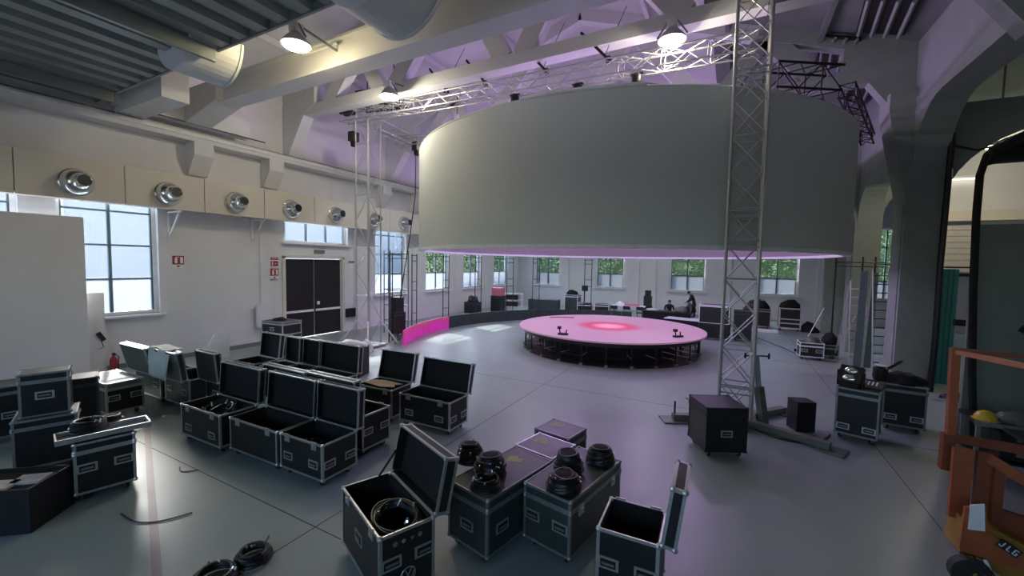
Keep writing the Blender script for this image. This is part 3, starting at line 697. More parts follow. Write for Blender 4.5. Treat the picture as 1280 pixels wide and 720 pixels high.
def case(label, x, y, yaw, L, W, h, lid=None, lt=.13, lidh=None, wheels=True, handles=(('front', 2),), latches=('front',), body='laminate', trim='aluminium', z=0.0, name='flight_case', cat='flight case', group=None, hz=.5, lidbody=None, latch_n=2, double=False):
    r = thing(name, label, cat, (x, y, z), R(yaw), group)
    zb = .11 if wheels else .0
    H = h-zb if lid is not None else h-zb-lt          # height of the lower body
    t = .018
    m = MB()
    m.span((-L/2, -W/2, zb), (L/2, W/2, zb+t))
    for s in (-1, 1):
        m.span((-L/2, s*W/2, zb), (L/2, s*(W/2-t), zb+H)); m.span((s*L/2, -W/2, zb), (s*(L/2-t), W/2, zb+H))
    bd = m.build('body', body, r)
    li = MB()
    zi = zb+.05
    li.span((-L/2+t, -W/2+t, zi-.02), (L/2-t, W/2-t, zi))
    for s in (-1, 1):
        li.span((-L/2+t, s*(W/2-t), zi), (L/2-t, s*(W/2-t-.01), zb+H-.03)); li.span((s*(L/2-t), -W/2+t, zi), (s*(L/2-t-.01), W/2-t, zb+H-.03))
    if lid is not None: li.build('lining', 'foam', r)
    m = MB(); trim_box(m, L, W, zb, zb+H); m.build('edge_trim', trim, r)
    # lid
    hl = zb+H
    lo = bpy.data.objects.new('lid', None)
    lm = MB(); a = .0 if lid is None else lid
    lm.span((-L/2, 0, lt-t), (L/2, -W, lt))
    for s in (0, -W): lm.span((-L/2, s, 0), (L/2, s+(-t if s == 0 else t), lt))
    for s in (-1, 1): lm.span((s*L/2, 0, 0), (s*(L/2-t), -W, lt))
    lo = lm.build('lid', lidbody or body, r, (0, W/2+(.012 if lid else 0), hl+.004), (-R(a), 0, 0))
    if lid is not None: MB().span((-L/2+t, -t, lt-t-.02), (L/2-t, -W+t, lt-t)).build('lid_foam', 'foam', lo)
    m = MB(); trim_box(m, L, W, 0, lt)
    m.v = [(v[0], v[1]-W/2, v[2]) for v in m.v]; m.build('lid_trim', trim, lo)
    # hardware
    hm, rm, bm_, lm_ = shared('hm', mesh_handle), shared('rm', mesh_recess), shared('bm', mesh_bail), shared('lm', mesh_latch)
    def on_face(face, u, zz, mesh, nm, parent=r):
        T = face_tf(face, L, W) @ M4((u, -.006, zz)); o = put(nm, mesh, parent); o.matrix_local = T; return o
    for face, n in handles:
        FL = L if face in ('front', 'back') else W
        us = [0] if n == 1 else ([-FL*.3, FL*.3] if FL > .5 else [-FL*.25, FL*.25])
        for u in us:
            hnd = on_face(face, u, zb+H*hz, hm, 'handle'); put('recess', rm, hnd); put('bail', bm_, hnd)
    for face in latches:
        FL = L if face in ('front', 'back') else W
        for u in ((-FL*.32, FL*.32) if latch_n == 2 else (0,)):
            on_face(face, u, zb+H-.04, lm_, 'latch')
    if wheels:
        fm, wm = shared('fm', mesh_fork), shared('wm', mesh_wheel)
        for sx in (-1, 1):
            for sy in (-1, 1):
                c = put('caster', fm, r, (sx*(L/2-.09), sy*(W/2-.09), 0), (0, 0, random.uniform(-1, 1))); put('wheel', wm, c)
    r['_h'] = h; r['_zb'] = zb
    return r
def stay(r, L, W, h, lidang, side=-1):
    pass

HF, HR, HL_ = ('front', 2), ('right', 2), ('left', 2)
# front row of open cases on the left
case('open black flight case with a cable coil inside, left end of the front open row', -8.05, 3.95, 1, 1.22, .62, .66, 94, handles=(HF,), hz=.3)
case('open empty flight case in the middle of the front open row', -6.68, 4.06, 1, 1.24, .62, .64, 94, handles=(), latches=('front',))
case('open flight case at the right end of the front open row, handles on its side', -5.53, 4.10, 1, .94, .62, .64, 93, handles=(HF, HR), hz=.4)
# row standing back to back with it
case('open case back to back behind the middle of the front open row', -7.15, 5.05, 180, 1.2, .62, .68, 92, handles=(), trim='aluminium')
case('open case back to back behind the right end of the front open row', -5.92, 5.07, 180, 1.2, .62, .70, 92, handles=(('left', 2),))
# third row
case('open case with a narrow raised lid at the left end of the rear open row', -10.62, 6.1, 0, .80, .62, .71, 97, handles=())
case('small open case second from left in the rear open row, lid turned', -9.67, 6.1, -3, .57, .62, .71, 93, handles=())
case('small open case third from left in the rear open row', -8.99, 6.13, 0, .60, .62, .71, 94, handles=())
case('wide open case at the right end of the rear open row', -8.02, 6.16, 1, 1.24, .62, .71, 95, handles=(HR,))
# pair in the middle
case('open case with a sheet of cardboard on top, left of the middle pair', -6.44, 6.36, 4, .92, .62, .68, 103, handles=(HF,), hz=.3)
case('open flight case with two latches at the right of the middle pair', -5.18, 6.44, 1, 1.22, .60, .65, 104, handles=(HF, HR), hz=.35)
# far left row with lids turned towards the camera
case('open case with its greenish lid leaning out, left end of the far left row', -11.78, 4.62, 180, 1.22, .62, .70, 103, handles=(('back', 2),), latches=('front',), body='laminate_green', hz=.5)
case('open case with a grey cloth over its lid in the far left row', -10.53, 4.66, 180, 1.05, .62, .70, 98, handles=(('back', 2),), body='laminate_green')
case('open case at the right end of the far left row behind the cable case', -9.58, 4.95, 180, .74, .62, .72, 95, handles=(('back', 1),), body='laminate')
cl = MB(); 
for i in range(7):
    for j in range(12):
        u = -.42+.84*i/6
        if j < 3: v = (u, .12-.10*j, .012*math.sin(i*1.3))
        else: v = (u+.012*(j-3), -.17-.02*math.sin(i*1.7+j*.4)-.012*(j-3), -.075*(j-3.0)+.01*math.sin(i))
        cl.v.append(v)
for i in range(6):
    for j in range(11): cl.f.append((i*12+j, i*12+j+1, (i+1)*12+j+1, (i+1)*12+j)); cl.sm.append(True)
clo = cl.build('draped_cloth', 'white_cloth', None, (-10.72, 4.30, 1.335)); tag(clo, 'pale grey cloth hanging over a raised case lid', 'cloth')
sm_ = clo.modifiers.new('thick', 'SOLIDIFY'); sm_.thickness = .012
# closed cases on the left
case('closed case with a shiny pale top standing alone near the extinguisher', -11.57, 3.62, 1, 1.22, .60, .72, None, handles=(('right', 2),), latches=(), lidbody='lid_pale', hz=.62)
case('upright closed case stacked on another case at the far left', -9.36, 2.16, 72, .52, .40, .66, None, wheels=False, handles=(('front', 1),), latches=(), body='laminate', trim='aluminium_dull', z=.84, hz=.6)
case('closed case carrying the upright case at the far left', -9.32, 2.15, 72, .66, .60, .84, None, handles=(), latches=(), trim='aluminium_dull')
case('black case with dull edges at the left frame edge', -11.3, 2.15, 80, .8, .6, 1.0, None, handles=(('front', 1),), latches=(), trim='aluminium_dull')
case('dark case half hidden behind the upright stacked case', -10.4, 2.75, 72, .6, .5, 1.1, None, handles=(), latches=(), trim='laminate_green')
case('closed case with a shallow tray on top and two front handles, near left', -7.78, 2.32, 76, .60, .66, .80, None, handles=(('front', 2),), latches=(), hz=.62)
# tray on that case
tr = thing('metal_tray', 'pale blue shallow metal tray lying tilted on the near left case', 'tray', (-7.60, 2.28, .84), R(78))
m = MB(); m.box((0, 0, .01), (.92, .34, .015)); m.build('tray_base', 'lid_pale', tr)
m = MB(); [m.box((0, s*.17, .04), (.94, .02, .07)) for s in (-1, 1)]; [m.box((s*.46, 0, .04), (.02, .34, .07)) for s in (-1, 1)]; m.build('tray_rim', 'aluminium', tr)
bx = thing('paper_box', 'low black open crate with white papers at the lower left edge', 'crate', (-7.80, 1.36, 0), R(40))
m = MB(); m.box((0, 0, .02), (1.1, .62, .04)); [m.box((0, s*.30, .27), (1.1, .025, .54)) for s in (-1, 1)]; [m.box((s*.54, 0, .27), (.025, .6, .54)) for s in (-1, 1)]; m.build('crate_body', 'black_plastic', bx)
MB().box((0, 0, .48), (1.05, .56, .03)).build('inner_board', 'black_cloth', bx)
for i, (dx, dy, rz) in enumerate(((-.25, -.05, .1), (.1, -.1, -.05), (.32, .02, .05))):
    tag(MB().box((0, 0, .015), (.3, .22, .03)).build('paper_stack', 'paper', None, (-7.80+dx*.766-dy*.64, 1.36+dx*.64+dy*.766, .496), (0, 0, R(40)+rz)), 'white paper stack in the black crate, %s' % ('nearest the frame edge', 'in the middle', 'nearest the handled case')[i], 'paper')

# foreground group
case('open foreground case with a big cable loop inside and a round emblem', -3.14, 3.12, -23, 1.10, .56, .75, 102, handles=(('right', 2), ('front', 1)), latches=('front',), hz=.55, lt=.15)
case('long closed case with yellowed tape and coiled cables on top, left of the closed group', -2.37, 4.29, -12, .62, 1.19, .76, None, handles=(('front', 1), ('right', 2)), latches=(), body='laminate_green', trim='aluminium_dull')
case('long closed case carrying coiled cables, right of the closed group', -1.60, 4.74, -11, .62, 1.24, .75, None, handles=(('front', 2), ), latches=('right',), body='laminate_green', trim='aluminium_dull', hz=.6)
case('short closed case with a taped label behind the cable carrying cases', -2.20, 5.20, -12, .62, .56, .76, None, handles=(), latches=(), body='laminate_green', trim='aluminium')
case('closed case farthest back in the closed group', -2.24, 5.88, -11, .60, .52, .75, None, handles=(('right', 1),), latches=(), body='laminate_green', trim='aluminium_dull')
case('open square case with its lid standing up on the right, right foreground', -.77, 4.11, -88, .58, .57, .75, 97, handles=(('right', 2),), latches=('left',), hz=.5, trim='aluminium')
# right hand cases
s1 = case('big plain black trunk in front of the truss tower base', -.13, 8.17, 28, .70, .70, .88, None, handles=(('front', 1),), latches=(), trim='black_plastic', body='black_plastic', name='equipment_box', cat='box')
case('closed case carrying tilted lamps, left of the right hand pair', 2.30, 10.22, -17, .64, .66, 1.0, None, handles=(('front', 2),), latches=(), trim='aluminium_dull', hz=.2, double=True)
case('closed case carrying a dark bundle, right of the right hand pair', 3.22, 11.32, -5, .66, .6, .96, None, handles=(('front', 2),), latches=(), trim='aluminium_dull', hz=.25)
sp = thing('speaker_box', 'small black speaker box standing on the floor right of the truss tower', 'speaker', (1.37, 10.12, 0), R(24))
MB().box((0, 0, .31), (.36, .34, .60)).build('cabinet', 'black_plastic', sp); MB().box((0, -.175, .33), (.3, .015, .48)).build('grille', 'black_metal', sp)
for x_ in (-.13, .13): MB().box((x_, 0, .005), (.05, .3, .02)).build('foot', 'rubber', sp)

# emblem and stickers on the foreground case end (two letters in a ring)
em = bpy.data.objects
def sticker_on(case_label):
    return next(o for o in bpy.data.objects if o.get('label') == case_label)
fc = sticker_on('open foreground case with a big cable loop inside and a round emblem')
m = MB(); n = 28
m.path([(0, .075*math.cos(2*PI*k/n), .075*math.sin(2*PI*k/n)) for k in range(n)], .006, 5, True)
for a, b in (((-.036, .062), (-.008, .008)), ((-.008, .008), (.008, .008)), ((.036, .062), (.008, .008)), ((-.066, .028), (-.034, -.058)), ((-.034, -.058), (0, -.004)), ((0, -.004), (.034, -.058)), ((.034, -.058), (.066, .028))):
    m.beam((0, a[0], a[1]), (0, b[0], b[1]), .012, .010, (1, 0, 0))
m.build('round_emblem', 'aluminium', fc, (.556, 0.0, .28))
for i, u in enumerate((-.13, -.045, .045, .125)):
    MB().lathe([(.024, 0), (.024, .003)], 3 if i == 2 else (4 if i == 1 else 12), M4((0, 0, 0), ry=PI/2)).build('sticker', 'aluminium_dull' if i != 1 else 'tape', fc, (.552, u, .635))
MB().tube((-.545, .1, .70), (-.52, .34, 1.02), .014).build('lid_stay', 'black_metal', fc)
# tape labels
for x_, y_, z_, rz, lb in ((-2.38, 4.62, .761, .5, 'yellowed paper label stuck on the near left closed case'), (-2.3, 5.3, .761, .15, 'yellowed paper label stuck on the short closed case'), (-2.34, 6.0, .751, .2, 'pale paper label stuck on the rearmost closed case')):
    m = MB(); m.prism([(-.12, -.06), (.08, -.09), (.12, .01), (.04, .02), (.05, .08), (-.06, .09)], 0, .004, 'z')
    tag(m.build('paper_label', 'tape', None, (x_, y_, z_), (0, 0, rz)), lb, 'label')

# cable coils
def coil(label, x, y, z, rad, loops, thick, dome=True, rz=0.0, tilt=0.0, r=.014, seed=0, sq=1.0):
    rnd = random.Random(seed); o = thing('cable_coil', label, 'cable', (x, y, z), rz)
    o.rotation_euler = (tilt, 0, rz)
    pts = []; n = 26
    for k in range(loops*n+1):
        a = 2*PI*k/n; f = k/(loops*n)
        if dome:
            rr = rad*(.72+.28*math.cos(PI/2*f)) * (1+.05*math.sin(a*1.7+seed)); zz = r+thick*f
        else:
            rr = rad*(1+.09*math.sin(k*.37+seed)+.05*math.sin(k*.11)); zz = r+thick*(.5+.5*math.sin(k*.21+seed))*.9
        pts.append((rr*math.cos(a), sq*rr*math.sin(a), zz))
    MB().path(pts, r, 6).build('loops', 'cable', o)
    for q in range(6):
        a = rnd.uniform(0, 2*PI); rr = rad*rnd.uniform(.55, .95)
        MB().tube((rr*math.cos(a), sq*rr*math.sin(a), thick*.9), (rr*math.cos(a)+rnd.uniform(-.06, .06), sq*rr*math.sin(a)+rnd.uniform(-.06, .06), thick+.03), .012, 8).build('connector', 'chrome' if q % 2 else 'aluminium', o)
    return o
def heap(label, x, y, z, rad, ht, rz=0.0, seed=0):
    # tight drum shaped bundle of cable with connectors poking out
    rnd = random.Random(seed); o = thing('cable_bundle', label, 'cable', (x, y, z), rz)
    for k in range(11):
        n = 22; f = rnd.uniform(.15, .95); tx, ty = rnd.uniform(-.35, .35), rnd.uniform(-.35, .35); rr = rad*math.sqrt(max(.12, 1-(f*.85)**2))*rnd.uniform(.9, 1.04)
        pts = []
        for t in [2*PI*i/n for i in range(n)]:
            x_, y_ = rr*(1+.04*math.sin(3*t+k))*math.cos(t), rr*(1+.04*math.cos(2*t+k))*math.sin(t)
            pts.append((x_, y_, max(.02, ht*f*.95 + x_*tx*.5 + y_*ty*.5)))
        MB().path(pts, .019, 6, True).build('loop', 'cable', o)
    MB().lathe([(rad*.95, .0), (rad*.97, ht*.35), (rad*.85, ht*.7), (rad*.55, ht*.92), (.01, ht*.95)], 20).build('core', 'black_cloth', o)
    for q in range(7):
        a = rnd.uniform(0, 2*PI); rr = rad*rnd.uniform(.8, 1.02); zz = ht*rnd.uniform(.35, .8)
        MB().tube((rr*math.cos(a), rr*math.sin(a), zz), (rr*1.06*math.cos(a), rr*1.06*math.sin(a), zz+.03), .011, 8).build('connector', 'chrome', o)
heap('black cable bundle on the left closed case, leftmost and partly behind the open lid', -2.86, 4.30, .76, .17, .24, seed=1)
heap('black cable bundle on the left closed case beside the yellowed label', -2.45, 4.12, .76, .19, .26, seed=2)
heap('black cable bundle at the front edge of the left closed case', -2.40, 3.86, .76, .15, .14, seed=3) if False else None
coil('flat black cable coil at the front end of the left closed case', -2.34, 3.84, .76, .17, 6, .12, True, seed=3)
heap('black cable bundle at the back of the right closed case', -1.67, 4.68, .75, .17, .27, seed=4)
heap('black cable bundle at the front of the right closed case', -1.58, 4.29, .75, .18, .20, seed=5)
heap('black cable bundle at the right rear corner of the right closed case', -1.40, 5.12, .75, .17, .22, seed=6)
coil('large loop of black cables lying in the open foreground case', -2.93, 3.06, .60, .29, 8, .1, False, rz=R(-23), tilt=0.14, r=.0125, seed=8, sq=.70)
coil('loop of dark cable in the open case at the left of the front row', -8.0, 3.95, .42, .25, 6, .22, False, rz=.3, tilt=.25, r=.013, seed=9)
coil('cable tangle at the bottom of the open square case', -.80, 4.08, .17, .2, 5, .1, False, r=.012, seed=10)
coil('cable tangle in the right end case of the front open row', -5.6, 4.1, .30, .24, 5, .14, False, r=.012, seed=11, sq=.8)
coil('cable loop in the middle open case of the front row', -6.5, 4.02, .20, .24, 5, .1, False, r=.012, seed=15, sq=.8)
coil('black cable heap on the tray of the near left case', -7.86, 2.20, .81, .2, 8, .17, True, r=.018, seed=12)
heap('dark bundle beside the tray on the near left case', -7.95, 2.45, .81, .15, .16, seed=13)
coil('cable loops in the right end case of the rear open row', -8.0, 6.1, .45, .24, 5, .16, False, r=.013, seed=14)
for i, (x, y, L) in enumerate(((-9.62, 6.1, .4), (-8.99, 6.1, .4), (-10.6, 6.1, .6), (-5.9, 5.05, .8), (-7.1, 5.05, .8))):
    m = MB(); [m.box((random.uniform(-L/2, L/2)*.7, random.uniform(-.15, .15), .08+.05*k), (.22, .16, .1), rz=random.uniform(-1, 1)) for k in range(4)]
    tag(m.build('foam_padding', 'foam', None, (x, y, .16)), 'dark foam padding in the open case, %s' % ('second of the rear row', 'third of the rear row', 'first of the rear row', 'right back-to-back case', 'middle back-to-back case')[i], 'padding')
m = MB(); m.prism([(-.42, -.10), (.1, -.22), (.40, -.12), (.30, .0), (.42, .12), (-.1, .2), (-.38, .12)], 0, .012, 'z')
tag(m.build('cardboard_sheet', 'cardboard', None, (-6.42, 6.30, .70), (0, 0, .1)), 'pale cardboard sheet lying across the left middle case', 'cardboard')

# lamps on the right hand case
def mirror_lamp(label, x, y, z, rz, til):
    r = thing('tilted_lamp', label, 'lamp', (x, y, z), rz)
    MB().box((0, 0, .03), (.3, .22, .06)).build('base', 'black_metal', r)
    h = MB().box((0, 0, .0), (.36, .1, .34)).build('housing', 'black_metal', r, (0, 0, .24), (til, 0, 0))
    for s in (-1, 1): MB().ball((s*.0, -.05, .08*s), .075, 6, 1.5, .35, .9).build('reflector', 'chrome', h)
    MB().box((-.2, 0, .16), (.02, .1, .3)).build('yoke', 'black_metal', r); MB().box((.2, 0, .16), (.02, .1, .3)).build('yoke', 'black_metal', r)
mirror_lamp('black lamp with two shiny reflectors tilted on the right hand case', 2.13, 10.12, 1.0, R(-30), -.5)
mx_ = thing('mixing_desk', 'black mixing desk with pale buttons lying on the right hand case', 'mixer', (2.42, 10.3, 1.0), R(-20))
MB().prism([(-.2, 0), (.2, 0), (.2, .12), (-.2, .05)], -.24, .24, 'x').build('desk_body', 'black_plastic', mx_)
for i in range(6):
    for j in range(2): MB().box((-.15+.05*i*1.2, -.1+.1*j, .085+.018*j), (.028, .06, .02), rx=.17).build('fader', 'white_trim', mx_)
gl = thing('glass_lantern', 'small round lantern with a bright top behind the tilted lamp', 'lantern', (2.72, 10.75, 0))
MB().tube((0, 0, 0), (0, 0, 1.05), .03).build('stand', 'black_metal', gl); MB().lathe([(.1, 1.05), (.13, 1.15), (.12, 1.32), (.06, 1.36)], 14).build('shade', 'black_metal', gl); MB().lathe([(.09, 1.365), (.09, 1.38)], 14).build('bright_cap', 'white_plastic', gl)
def clothheap(name, label, cat, x, y, z, sx, sy, sz, material='black_cloth', seed=0, rz=0.0):
    rnd = random.Random(seed); bm = bmesh.new(); bmesh.ops.create_icosphere(bm, subdivisions=3, radius=1)
    ph = [rnd.uniform(0, 6) for _ in range(6)]
    for v in bm.verts:
        c = v.co; d = 1+.14*math.sin(4*c.x+ph[0])*math.cos(3*c.y+ph[1])+.10*math.sin(7*c.y+ph[2]+3*c.z)+.06*math.sin(11*c.x+ph[3])
        v.co = Vector((c.x*d*sx, c.y*d*sy, max(0, c.z*d)*sz))
    me = bpy.data.meshes.new(name); bm.to_mesh(me); bm.free(); me.materials.append(MATS[material])
    me.polygons.foreach_set('use_smooth', [True]*len(me.polygons))
    return tag(put(name, me, None, (x, y, z), (0, 0, rz)), label, cat)
clothheap('cloth_bundle', 'black cloth bundle on the rear right hand case', 'cloth', 3.22, 11.3, .96, .33, .26, .22, seed=3)
tag(MB().beam((2.95, 11.35, 1.17), (3.16, 11.2, 1.42), .07, .05).build('clamp_arm', 'black_metal'), 'dark metal arm sticking up from the cloth bundle', 'arm')

# right: white rack etc
case('white framed amplifier rack with two front grips, by the right column', 2.62, 18.25, 3, .72, .5, .62, None, handles=(('front', 2),), latches=(), body='laminate', trim='white_trim', wheels=True, hz=.6, name='amplifier_rack', cat='rack')
case('low dark case beside the white framed rack', 3.28, 18.9, 0, .5, .5, .5, None, handles=(), latches=(), trim='aluminium_dull')
clothheap('cloth_bundle', 'black bag sitting on the low dark case by the column', 'bag', 3.28, 18.9, .5, .24, .2, .42, seed=5)
clothheap('cable_pile', 'grey pile of gear on top of the white framed rack', 'gear', 2.62, 18.25, .62, .3, .2, .2, 'olive_steel', seed=6)
pl_ = thing('broom', 'pale long handled broom leaning near the right column', 'broom', (2.5, 19.6, 0))
MB().tube((0, 0, .05), (.75, .5, 1.75), .014).build('handle_pole', 'white_trim', pl_); MB().box((0, 0, .05), (.4, .08, .1)).build('brush', 'black_cloth', pl_)

# ladders near the column
al = thing('step_ladder', 'aluminium A-frame step ladder beside the grey column', 'ladder', (3.85, 18.3, 0), R(15))
for s in (-1, 1):
    bar('rail', (s*.32, -.45, 0), (s*.2, 0, 2.9), .022, 'truss_alu', al); bar('rear_rail', (s*.32, .5, 0), (s*.2, 0, 2.9), .018, 'truss_alu', al)
for k in range(9):
    f = (k+1)/10; bar('tread', (-(.32-.12*f), -.45*(1-f), 2.9*f), ((.32-.12*f), -.45*(1-f), 2.9*f), .02, 'truss_alu', al)
bar('brace', (-.3, .45, .3), (.25, .12, 2.1), .012, 'truss_alu', al)
l2 = thing('straight_ladder', 'straight ladder with dark rungs leaning on the grey column', 'ladder', (4.35, 17.2, 0), R(15))
for s in (-1, 1): bar('rail', (s*.22, 0, 0), (s*.22, .35, 3.3), .022, 'aluminium', l2)
for k in range(11): bar('rung', (-.22, .35*(k+.7)/11.3, .3+k*.28), (.22, .35*(k+.7)/11.3, .3+k*.28), .016, 'black_metal', l2)
tp_ = thing('teal_post', 'pair of teal painted planks standing upright by the ladders', 'planks', (4.0, 17.75, 0))
for dx, h_ in ((-.12, 3.25), (.13, 3.2)): MB().box((dx, 0, h_/2), (.2, .08, h_), ry=.01).build('plank', 'mullion' if dx < 0 else 'mullion', tp_)
MB().box((.02, -.12, 1.6), (.06, .05, 3.2), ry=.03).build('pole', 'truss_alu', tp_)
gt = thing('scaffold_rail', 'dark scaffold guard rail standing between the columns', 'scaffold', (4.1, 19.2, 0), R(8))
for x_ in (-.75, .05, .42): bar('standard', (x_, 0, 0), (x_, 0, 3.75), .03, 'black_metal', gt)
for z_ in (3.55, 3.4): bar('guard_rail', (-.8, 0, z_), (.75, 0, z_), .025, 'black_metal', gt)
cp_ = thing('column_pipe', 'black cable duct running up the thick grey column', 'duct', (4.9, 15.22, 0))
MB().path([(.0, -.05, 0), (.02, -.05, 1.5), (.0, -.05, 3.5), (.02, -.05, 5.5), (.03, -.05, 6.9)], .07, 8).build('duct_pipe', 'black_metal', cp_)
MB().path([(.02, -.05, 6.6), (.5, -.1, 6.4), (1.2, 0, 6.6), (2.2, .3, 7.3)], .03, 6).build('hanging_cable', 'cable', cp_)
hd2 = thing('hanging_cable', 'black cable loop hanging from a box right of the thick column', 'cable', (5.35, 15.0, 0))
MB().box((0, 0, 1.95), (.3, .16, .16)).build('socket_box', 'black_plastic', hd2)
MB().path([(.1, -.02, 1.95), (.32, -.05, 1.9), (.38, -.05, 1.4), (.34, -.05, .7), (.15, -.08, .25), (.3, -.2, .02), (.7, -.3, .02)], .025, 6).build('cable', 'cable', hd2)
clothheap('cable_pile', 'black cable pile on the floor at the foot of the white wall', 'cable', 5.35, 14.55, 0, .4, .22, .2, 'cable', seed=9)

# right aisle background: white wall with shutter, teal curtain
struct(MB().span((4.98, 16.3, 0), (5.24, 16.4, 3.3)).build('wall_aisle', 'wall_paint'), 'short white wall right of the thick column')
tc = thing('teal_curtain', 'teal curtain hanging beside the white wall at the right', 'curtain', (5.47, 16.3, 0))
m = MB()
for k in range(8):
    x0 = -.21+k*.05; m.span((x0, -.05+.03*(k % 2), 0.02), (x0+.055, .0+.03*(k % 2), 3.35))
m.build('curtain_cloth', 'teal', tc)
MB().tube((-.22, 0, 3.4), (.7, 0, 3.4), .02).build('curtain_rod', 'black_metal', tc)
sh = thing('roller_shutter', 'pale roller shutter with horizontal slats in the right aisle', 'shutter', (7.1, 20.2, 0))
for k in range(8): MB().box((0, 0, 3.36+.21*k), (2.4, .06, .195)).build('slat', 'shutter', sh)
MB().box((0, -.05, 3.16), (2.4, .16, .1)).build('bottom_rail', 'black_metal', sh); MB().box((0, -.12, 5.2), (2.5, .35, .35)).build('shutter_box', 'soffit_paint', sh)
wa = wall('wall_aisle', 'y', 20.3, .2, 5.9, XR, 0, 8.6, [(5.95, 8.4, 0, 5.1)]); wa['label'] = 'white wall across the right aisle'
struct(MB().span((5.0, 23.9, 0), (XR, 24.0, 3.1)).build('wall_aisle', 'wall_paint'), 'white low wall behind the roller shutter') if False else None
tl = thing('strip_lamp', 'yellowish strip lamp on the aisle wall above the shutter', 'lamp', (6.75, 20.22, 6.55))
MB().box((0, 0, 0), (1.3, .12, .1)).build('housing', 'white_trim', tl); MB().box((0, -.03, -.06), (1.2, .1, .03)).build('tube', 'tube_lens', tl)
# louvres in the right roof
for i, (x, y, wd, ln, n) in enumerate(((2.6, 16.6, .8, 2.3, 4), (3.2, 14.3, .9, 1.9, 4), (3.65, 19.2, .6, 2.2, 3))):
    z = 9.5+(4.5-x)*.3564-.13
    lv_ = thing('louvre_panel', 'dark louvre panel under the right roof, %s' % ('beside the nearest one', 'nearest the truss tower top', 'farthest')[i], 'louvre', (x, y, z))
    lv_.rotation_euler = (0, R(19.6), R(-6))
    MB().box((0, 0, .03), (wd+.2, ln, .04)).build('backing', 'black_metal', lv_)
    for k in range(n): MB().box((-wd/2+wd*k/(n-1), 0, -.05), (.07, ln, .10), ry=.4).build('slat', 'concrete', lv_)

# ------------------------------------------------------------------ grey partition and black drape at right
gp = thing('grey_partition', 'large dark grey-green partition board behind the orange lift', 'partition', (5.62, 10.75, 0), R(-2))
MB().box((0, 0, 2.08), (3.4, .1, 4.16)).build('board', 'partition_grey', gp)
MB().box((0, -.01, 4.18), (3.4, .14, .05)).build('top_edge', 'soffit_paint', gp)
MB().box((-.95, -.06, 2.25), (.22, .02, .12), ry=.5).build('black_tape', 'black_plastic', gp)
bd = thing('black_drape', 'black fabric roll and strap framing the grey partition', 'drape', (3.8, 10.45, 0))
MB().path([(.22, 0, 0.02), (.1, -.02, 1.5), (.02, -.03, 3.0), (-.02, -.03, 4.3), (-.02, -.03, 5.0), (.05, -.03, 5.35), (.2, -.03, 5.5)], .055, 7).build('strap', 'black_cloth', bd)
m = MB(); m.prism([(.0, 5.15), (.10, 5.42), (.32, 5.62), (.9, 5.95), (3.2, 6.6), (3.2, 5.22), (.2, 5.2)], -.15, .1, 'y'); m.build('fabric_roll', 'black_cloth', bd)
MB().path([(.05, -.16, 5.35), (.4, -.2, 5.55), (.9, -.2, 5.75), (2, -.2, 6.1)], .09, 7).build('fabric_fold', 'black_plastic', bd)
MB().box((3.5, .1, 2.6), (.1, .1, 5.2)).build('far_post', 'black_metal', bd)
# bench behind the lift
wb_ = thing('workbench', 'cluttered dark metal workbench behind the orange lift', 'bench', (4.45, 9.35, 0), R(-4))
MB().box((0, 0, .92), (1.9, .7, .05)).build('bench_top', 'black_metal', wb_)
MB().box((0, -.355, .92), (1.92, .02, .07)).build('front_rail', 'aluminium_dull', wb_)
for sx in (-.9, .9):
    for sy in (-.3, .3): bar('leg', (sx, sy, 0), (sx, sy, .92), .025, 'aluminium_dull', wb_, square=True)
MB().box((0, 0, .35), (1.8, .64, .04)).build('lower_shelf', 'black_metal', wb_)
MB().box((-.3, -.1, .6), (.7, .4, .4)).build('drawer_unit', 'black_plastic', wb_)
for k in range(3): MB().box((-.3, -.31, .5+.12*k), (.36, .02, .06)).build('drawer_pull', 'aluminium_dull', wb_)
hh = thing('hard_hat', 'yellow hard hat on the cluttered workbench', 'helmet', (3.66, 9.25, .945))
MB().lathe([(.14, 0), (.13, .06), (.10, .11), (.05, .14), (.005, .15)], 18).build('shell', 'yellow', hh); MB().lathe([(.165, 0), (.165, .012)], 18).build('brim', 'yellow', hh)
clothheap('cloth_bundle', 'grey crumpled cloth next to the yellow hard hat', 'cloth', 4.08, 9.3, .945, .3, .2, .17, 'olive_steel', seed=21)
clothheap('cloth_bundle', 'black bag at the right end of the workbench', 'bag', 4.75, 9.2, .945, .36, .22, .2, seed=22)
clothheap('cloth_bundle', 'pale glove lying among the tools on the workbench', 'glove', 3.86, 9.2, 1.10, .1, .07, .06, 'white_cloth', seed=24) if False else None

# ------------------------------------------------------------------ orange lift
ol = thing('platform_lift', 'orange personnel lift with guard rails at the right edge', 'lift', (2.3, 6.5, 0))
def lbar(nm, p, q, wd, ht, mt): return MB().beam(p, q, wd, ht).build(nm, mt, ol)
lbar('corner_post', (0, 0, 1.38), (-.02, 0, 2.42), .075, .075, 'orange')
lbar('top_rail', (-.03, 0, 2.40), (1.7, -.1, 2.38), .05, .05, 'orange_dark')
lbar('side_rail', (-.02, 0, 2.38), (.62, -.95, 2.35), .055, .05, 'orange_pale')
lbar('deck_edge', (-.02, 0, 1.38), (1.8, -.05, 1.36), .07, .09, 'orange_dark')
MB().span((.75, -.04, 1.33), (1.8, .8, 1.37)).build('platform_floor', 'black_metal', ol)
lbar('post_sleeve', (-.02, 0, 1.0), (-.02, 0, 1.42), .10, .10, 'orange_dark')
lbar('mast_plate', (.04, -.2, .55), (.04, -.2, 1.34), .06, .16, 'orange')
lbar('mast_plate', (.22, -.2, .55), (.22, -.2, 1.34), .06, .14, 'orange_dark')
lbar('arm', (.22, -.25, 1.30), (.72, -.3, .98), .08, .10, 'orange')
